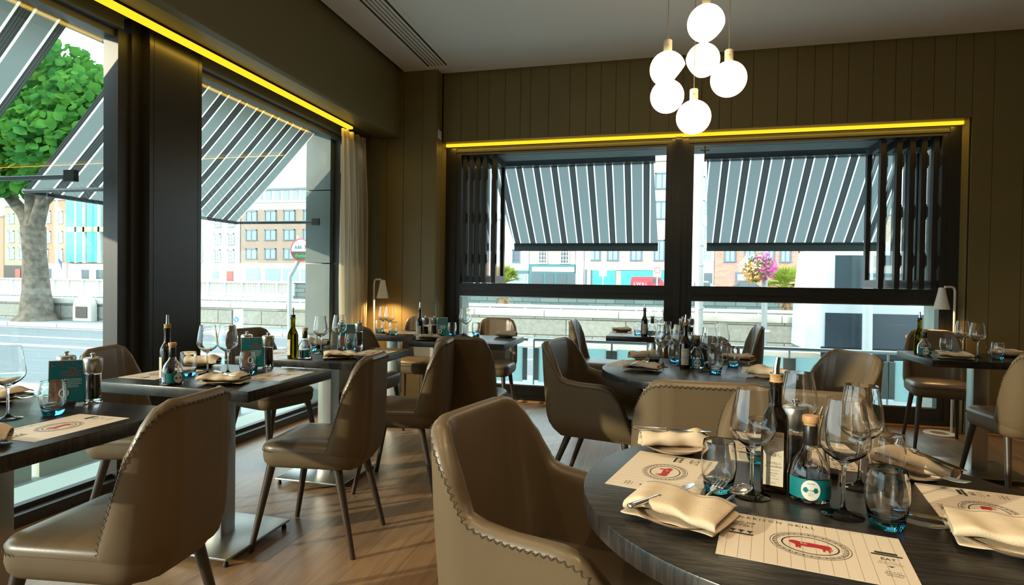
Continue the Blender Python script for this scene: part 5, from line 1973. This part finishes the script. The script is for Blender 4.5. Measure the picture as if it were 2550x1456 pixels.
# plane tree ------------------------------------------------------------------
rnd = random.Random(4)
t = thing('plane_tree', 'leafy plane tree on the quay footpath, nearer left window', 'tree', (-17.1, 12.85, GZ + 0.05))
tr = MB()
tr.tube([(0, 0, 0), (0.0, 0, 0.25), (-0.02, 0, 0.9), (-0.08, 0, 1.9), (-0.14, 0, 2.7)], [0.62, 0.42, 0.33, 0.28, 0.3], 18)
tr.tube([(-0.14, 0, 2.5), (-0.6, 0.1, 3.1), (-1.5, 0.2, 3.8), (-2.6, 0.3, 4.6)], [0.22, 0.18, 0.13, 0.08], 12)
tr.tube([(-0.12, 0, 2.5), (-0.2, 0, 3.4), (-0.45, 0.1, 4.6), (-0.5, 0.2, 6.2)], [0.2, 0.16, 0.12, 0.06], 12)
tr.tube([(-0.1, 0, 2.5), (0.3, -0.1, 3.3), (0.5, -0.1, 4.4), (0.9, 0, 5.6)], [0.2, 0.17, 0.12, 0.06], 12)
tr.tube([(0.2, -0.1, 3.2), (0.9, -0.2, 3.6), (1.6, -0.2, 4.0)], [0.12, 0.08, 0.04], 8)
tr.build('trunk', E_['bark'], t, 60)
fo = MB()
for n, cc, rr in ((1500, (-0.3, 0, 5.9), (2.2, 1.8, 1.5)), (1300, (1.2, 0, 5.2), (1.5, 1.5, 1.3)), (1300, (-2.2, 0.1, 5.2), (1.8, 1.6, 1.5)), (900, (0.3, 0.2, 7.0), (1.4, 1.3, 0.9)), (900, (-3.6, 0.2, 5.0), (1.4, 1.4, 1.4)), (700, (1.7, 0, 6.2), (1.0, 1.0, 0.8)), (500, (-1.0, -0.3, 4.1), (2.2, 1.0, 0.6)), (260, (1.6, -0.2, 4.0), (0.7, 0.6, 0.5))):
    scatter(fo, rnd, n, cc, rr, 0.15)
fo.build('foliage', E_['leaf'], t, 0)

# footbridge and its railing ---------------------------------------------------
t = thing('footbridge', 'pale lattice footbridge with white railing over the river', 'bridge', (0, 30, 0))
b = MB()
b.box(-60, -20.6, -0.1, 0.1, 0.98, 1.05)
b.box(-60, -20.6, -0.1, 0.1, 0.2, 0.3)
b.build('rails', E_['white_frame'], t, 0)
b = MB()
for k in range(330):
    x = -60 + k * 0.12
    b.box(x - 0.028, x + 0.028, -0.03, 0.03, 0.3, 0.98)
o = tag(b.build('balusters', E_['iron_white'], t, 0), kind='stuff')
b = MB()
for k in range(33):
    x = -60 + k * 1.2
    b.box(x - 0.06, x + 0.06, -0.12, 0.02, 0.2, 1.08)
b.build('railing_posts', E_['white_frame'], t, 0)
tr = MB()
tr.tube([(-60, 0, -0.55), (-20, 0, -0.55)], 0.06, 6)
tr.tube([(-60, 0, 0.12), (-20.6, 0, 0.12)], 0.08, 6)
for k in range(44):
    x = -60 + k * 0.9
    tr.tube([(x, 0, -0.55), (x + 0.45, 0, 0.12), (x + 0.9, 0, -0.55)], 0.035, 4)
tr.build('truss', E_['white_frame'], t, 0)
t = thing('stone_niche', 'small arched stone block set against the quay wall by the tree', 'stone', (-15.7, 13.12, GZ + 0.09))
MB().M
nb = MB()
nb.M = Matrix.Rotation(PI / 2, 4, 'X')
nb.slab([(0.33 * cos(PI * k / 16), 0.4 + 0.33 * sin(PI * k / 16)) for k in range(17)] + [(-0.33, 0), (0.33, 0)], -0.1, 0.1, 0.02)
nb.build('arch', E_['coping'], t)
MB().box(-0.2, 0.2, -0.12, -0.09, 0.1, 0.42).build('opening', E_['black'], t, 0)
t = thing('flag_pole', 'small blue flag on a pole across the river, nearer left window', 'flag', (-77.2, 60.5, 0.8))
MB().tube([(0, 0, 0), (0, 0, 3.2)], 0.06, 8).build('pole', E_['white_pole'], t)
MB().loft([[(0.05 + 0.25 * k, 0.1 * sin(k), 2.9 - 0.45 * k * j0 - 0.0) for k in range(5)] for j0 in (0.3, 1.0)], False, False, False).build('flag_cloth', pbr('flag_blue', (0.02, 0.08, 0.4), 0.7), t, 60)
for x, z1, lb in ((-75.2, 11.4, 'tall white post on the far bank before the teal glass building'), (-5.9, 6.0, 'slender white lamp post on the far quay, left folding window')):
    t = thing('street_post', lb, 'post', (x, 59.0 if x < -20 else 54.0, 0.8))
    MB().tube([(0, 0, 0), (0, 0, z1)], [0.16, 0.1], 10).build('shaft', E_['white_pole'], t)
    MB().tube([(0, 0, z1), (0.1, -0.3, z1 + 0.15), (0.15, -0.9, z1 + 0.1)], 0.05, 8).build('lamp_arm', E_['white_pole'], t)
for x, y, lb, rd_ in ((-4.6, 54, 'rectangular white sign on a post on the far quay', False), (0.25, 54, 'round white parking sign on a post above the red van', True)):
    t = thing('street_sign', lb, 'sign', (x, y, 0.8))
    MB().tube([(0, 0, 0), (0, 0, 2.2)], 0.05, 8).build('post', E_['white_pole'], t)
    MB().box(-0.35, 0.35, -0.08, -0.05, 1.15, 2.3).build('sign_plate', E_['white_frame'], t, 0)
    b = MB()
    b.M = Matrix.Translation((0, -0.09, 1.75)) @ Matrix.Rotation(PI / 2, 4, 'X')
    b.tube([((0.25 if rd_ else 0.12) * cos(2 * PI * k / 28), (0.25 if rd_ else 0.12) * sin(2 * PI * k / 28), 0) for k in range(29)], 0.03, 6, False)
    b.build('sign_ring', E_['red' if rd_ else 'white_frame'], t)

# far facades -------------------------------------------------------------------
FY = 62.0


def building(label, x0, x1, z1, mat, wins=(), frame='white_frame', glassm='winglass', shop=(), grid=(2, 4), extra=()):
    t = thing('building', label, 'building', ((x0 + x1) / 2, FY, 0), 0, 'buildings along the far quay')
    c0 = (x0 + x1) / 2
    MB().box(x0 - c0, x1 - c0, 0, 8, 0.8, z1).build('front_wall', E_[mat], t, 0)
    MB().box(x0 - c0 - 0.05, x1 - c0 + 0.05, -0.2, 8.1, z1, z1 + 0.25).build('cornice', E_['cream'], t, 0)
    for a, b, z0, zt in wins:
        f = MB()
        e = 0.12
        f.box(a - c0, a - c0 + e, -0.1, 0.05, z0, zt)
        f.box(b - c0 - e, b - c0, -0.1, 0.05, z0, zt)
        f.box(a - c0, b - c0, -0.1, 0.05, zt - e, zt)
        f.box(a - c0 - 0.05, b - c0 + 0.05, -0.14, 0.05, z0, z0 + e)
        nx, nz = grid
        for k in range(1, nx):
            xx = a - c0 + (b - a) * k / nx
            f.box(xx - 0.035, xx + 0.035, -0.08, 0.02, z0, zt)
        for k in range(1, nz):
            zz = z0 + (zt - z0) * k / nz
            f.box(a - c0, b - c0, -0.07, 0.02, zz - 0.03, zz + 0.03)
        fo_ = f.build('window_frame', E_[frame], t, 0)
        MB().box(a - c0 + 0.05, b - c0 - 0.05, -0.03, 0.02, z0 + 0.05, zt - 0.05).build('pane', E_[glassm], fo_, 0)
    for nm, m_, a, b, z0, zt, dp in list(shop) + list(extra):
        MB().box(a - c0, b - c0, -dp, 0.05, z0, zt).build(nm, E_[m_], t, 0)
    return t, c0


building('orange brick building end at the far left across the river', -95.2, -88.5, 9.5, 'render_orange')
building('olive-fronted house across the river, nearer left window', -88.4, -84.25, 10.9, 'render_olive', [(-87.6, -86.6, 8.5, 9.9), (-85.8, -84.9, 8.5, 9.9), (-87.6, -86.6, 5.9, 7.5), (-85.8, -84.9, 5.9, 7.5), (-87.6, -86.6, 3.6, 5.2), (-85.8, -84.9, 3.6, 5.2)], grid=(1, 2), shop=[('shop_front', 'black', -88.3, -84.5, 0.8, 2.7, 0.1), ('shop_door', 'red', -86.2, -85.3, 0.8, 2.2, 0.15)])
building('orange brick house with white shop, behind the tree trunk', -84.2, -77.15, 11.6, 'render_orange', [(-81.0, -80.1, 8.5, 10.2), (-78.9, -78.0, 8.4, 10.1), (-81.0, -80.1, 5.8, 7.4), (-78.9, -78.0, 5.8, 7.4), (-81.5, -80.5, 3.3, 5.0), (-78.9, -78.0, 3.3, 5.0)], grid=(1, 2), shop=[('shop_front', 'render_white', -84.1, -77.2, 0.8, 3.0, 0.12), ('shop_window', 'winglass_dark', -83.9, -82.8, 0.8, 2.3, 0.16), ('shop_window', 'winglass_dark', -81.5, -79.8, 0.9, 2.3, 0.16)])
building('brick building with tall teal glass bays, left of the column', -77.1, -64.0, 13.2, 'render_orange', [], extra=[('teal_bay', 'teal_glass', a, b, z0, zt, 0.5) for a, b in ((-76.9, -75.4), (-75.0, -73.8), (-73.3, -71.6), (-70.6, -69.2)) for z0, zt in ((7.9, 11.7), (3.2, 7.2))] + [('white_strip', 'render_white', x, x + 0.3, 3.1, 11.8, 0.55) for x in (-75.35, -74.0, -71.5)] + [('floor_band', 'render_olive', -77.1, -64, 7.2, 7.9, 0.55)], shop=[('shop_front', 'cream', -77.0, -64, 0.8, 3.0, 0.12), ('shop_window', 'winglass_dark', -74.6, -73.4, 0.9, 2.2, 0.16), ('shop_window', 'winglass_dark', -72.2, -70.9, 0.9, 2.2, 0.16)])
building('grey stone house with white quoins and red door, far left window', -56.3, -50.0, 11.1, 'render_grey', [(-53.8, -52.9, 5.5, 6.9), (-51.8, -50.9, 5.5, 6.9), (-53.8, -52.9, 3.3, 4.9), (-51.8, -50.9, 3.3, 4.9), (-53.8, -52.9, 7.7, 9.1), (-51.8, -50.9, 7.7, 9.1)], grid=(2, 3), shop=[('stone_base', 'cream', -56.3, -50, 0.8, 3.1, 0.1), ('red_door', 'red', -51.8, -50.9, 0.9, 2.2, 0.2), ('base_window', 'winglass', -53.9, -53.1, 1.2, 2.2, 0.16)], extra=[('quoins', 'render_white', -50.3, -50.05, 3.2, 11.0, 0.1), ('quoins', 'render_white', -55.9, -55.6, 3.2, 11.0, 0.1)])
mcw = [(-49.2, -47.6), (-46.5, -44.9), (-43.9, -42.3), (-41.2, -39.7)]
t, c0 = building('large brown hotel block with roof dormers, far left window', -49.9, -38.2, 10.6, 'render_brown', [(a, b, z0, z0 + 1.35) for z0 in (8.3, 6.0, 3.7) for a, b in mcw], 'blue_frame', 'winglass', grid=(2, 1), shop=[('white_ground_floor', 'render_white', -49.9, -38.2, 0.8, 3.2, 0.15)] + [('shop_window', 'winglass', a, b, 1.1, 2.6, 0.2) for a, b in ((-49.0, -47.0), (-46.3, -44.2), (-43.8, -41.7), (-41.3, -38.8))], extra=[('pale_top', 'cream', -49.9, -38.2, 9.75, 10.6, 0.04)])
MB().box(-5.6, 5.7, 0.6, 7, 10.8, 12.2).build('roof_storey', E_['render_white'], t, 0)
MB().box(-5.9, 5.9, 0.4, 7.4, 12.2, 12.45).build('roof', E_['slate'], t, 0)
for k in range(9):
    MB().box(-5.3 + k * 1.25, -4.5 + k * 1.25, 0.5, 0.7, 10.95, 12.1).build('dormer_window', E_['winglass'], t, 0)
b = MB()
for i, ch in enumerate('ELIZA LODGE'):
    b.text(ch, 0.42, Matrix.Translation((-39.1 - c0, -0.12, 7.0 - i * 0.345)) @ Matrix.Rotation(PI / 2, 4, 'X'), 'CENTER', 1, 1)
b.build('vertical_lettering', E_['render_white'], t, 0)
building('pale building end right of the brown hotel', -38.1, -34.0, 12.0, 'render_white', [(-37.8, -37.0, 8.3, 9.6), (-37.8, -37.0, 6, 7.3)], grid=(1, 1))
building('white rendered house end, left folding window', -18.5, -13.35, 8.2, 'render_white', [(-15.2, -14.3, 3.4, 4.9)], 'blue_frame', 'winglass_dark', grid=(1, 3), shop=[('shop_fascia', 'pub', -16.5, -13.4, 2.3, 2.6, 0.2), ('shop_window', 'winglass', -16.4, -13.6, 0.9, 2.2, 0.1)])
t, c0 = building('pale brick pub with white sash windows and green front', -13.3, -8.25, 8.2, 'brick_pale', [(-12.3, -11.3, 3.35, 5.05), (-9.9, -8.9, 3.35, 5.05)], grid=(3, 4), glassm='winglass_dark', shop=[('pub_front', 'pub', -13.25, -8.25, 0.8, 3.3, 0.25), ('sign_board', 'render_white', -12.9, -8.3, 2.5, 3.0, 0.32)] + [('pub_window', 'winglass_dark', a, b, 1.1, 2.3, 0.3) for a, b in ((-12.9, -11.7), (-11.4, -10.5), (-10.2, -9.1), (-8.9, -8.2))])
building('narrow white rendered bay beside the green pub', -8.2, -7.35, 8.6, 'render_white')
building('pale brick building with blue window frames behind the red van', -7.3, 1.5, 14.0, 'brick_pale', [(-6.8, -5.6, 3.7, 5.9), (-4.9, -3.7, 3.7, 5.9), (-2.5, -1.3, 3.7, 5.9), (-0.1, 1.0, 3.7, 5.9), (-0.1, 1.2, 8.0, 9.9), (-0.1, 1.3, 11.1, 12.8)], 'blue_frame', 'winglass', grid=(2, 1), shop=[('fascia', 'render_white', -4.0, 1.4, 2.75, 3.0, 0.2), ('shop_window', 'teal_glass', -6.4, -4.0, 1.0, 2.7, 0.1), ('shop_window', 'teal_glass', -3.4, 1.3, 1.0, 2.7, 0.1), ('blue_door', 'blue_frame', -7.2, -6.5, 0.9, 2.75, 0.15)])
building('white and glass building left of the red brick one', 3.0, 5.85, 14.2, 'render_white', [(4.7, 5.7, 3.6, 5.2), (4.7, 5.7, 5.7, 7.4), (4.7, 5.7, 8.2, 9.9), (4.7, 5.7, 10.6, 12.3)], 'white_frame', 'winglass', grid=(1, 2), shop=[('shop_window', 'winglass_dark', 4.9, 5.7, 1.3, 2.5, 0.1)])
building('red brick building with blue windows behind the flower basket', 5.9, 13.7, 8.4, 'brick_red', [(6.8, 7.9, 3.6, 5.4), (8.7, 9.7, 3.6, 5.4), (10.5, 11.5, 3.6, 5.4), (12.0, 13.0, 3.6, 5.4)], 'blue_frame', 'winglass', grid=(2, 1), shop=[('shop_window', 'blue_frame', 7.9, 9.2, 0.9, 2.6, 0.1), ('poster', 'render_white', 8.1, 8.9, 1.8, 2.4, 0.14)])
t, c0 = building('tan brick building with black shop sign behind the palm', 13.8, 23.5, 8.2, 'brick_tan', [(14.5, 15.5, 3.6, 5.3), (16.8, 17.7, 3.6, 5.3), (19.2, 20.2, 3.6, 5.3)], 'blue_frame', 'winglass', grid=(3, 4), shop=[('black_fascia', 'black', 14.0, 18.2, 2.85, 3.45, 0.25), ('shop_window', 'winglass', 14.1, 18.0, 1.0, 2.75, 0.1)])
MB().text('WINK FACTORY', 0.5, Matrix.Translation((14.85 - c0, -0.27, 2.97)) @ Matrix.Rotation(PI / 2, 4, 'X'), 'LEFT', 0.9, 1).build('sign_lettering', E_['render_white'], t, 0)
b = MB()
b.M = Matrix.Translation((14.5 - c0, -0.27, 3.15)) @ Matrix.Rotation(PI / 2, 4, 'X')
b.tube([(0.2 * cos(2 * PI * k / 24), 0.2 * sin(2 * PI * k / 24), 0) for k in range(25)], 0.04, 6, False)
b.build('sign_roundel', E_['pink'], t, 0)
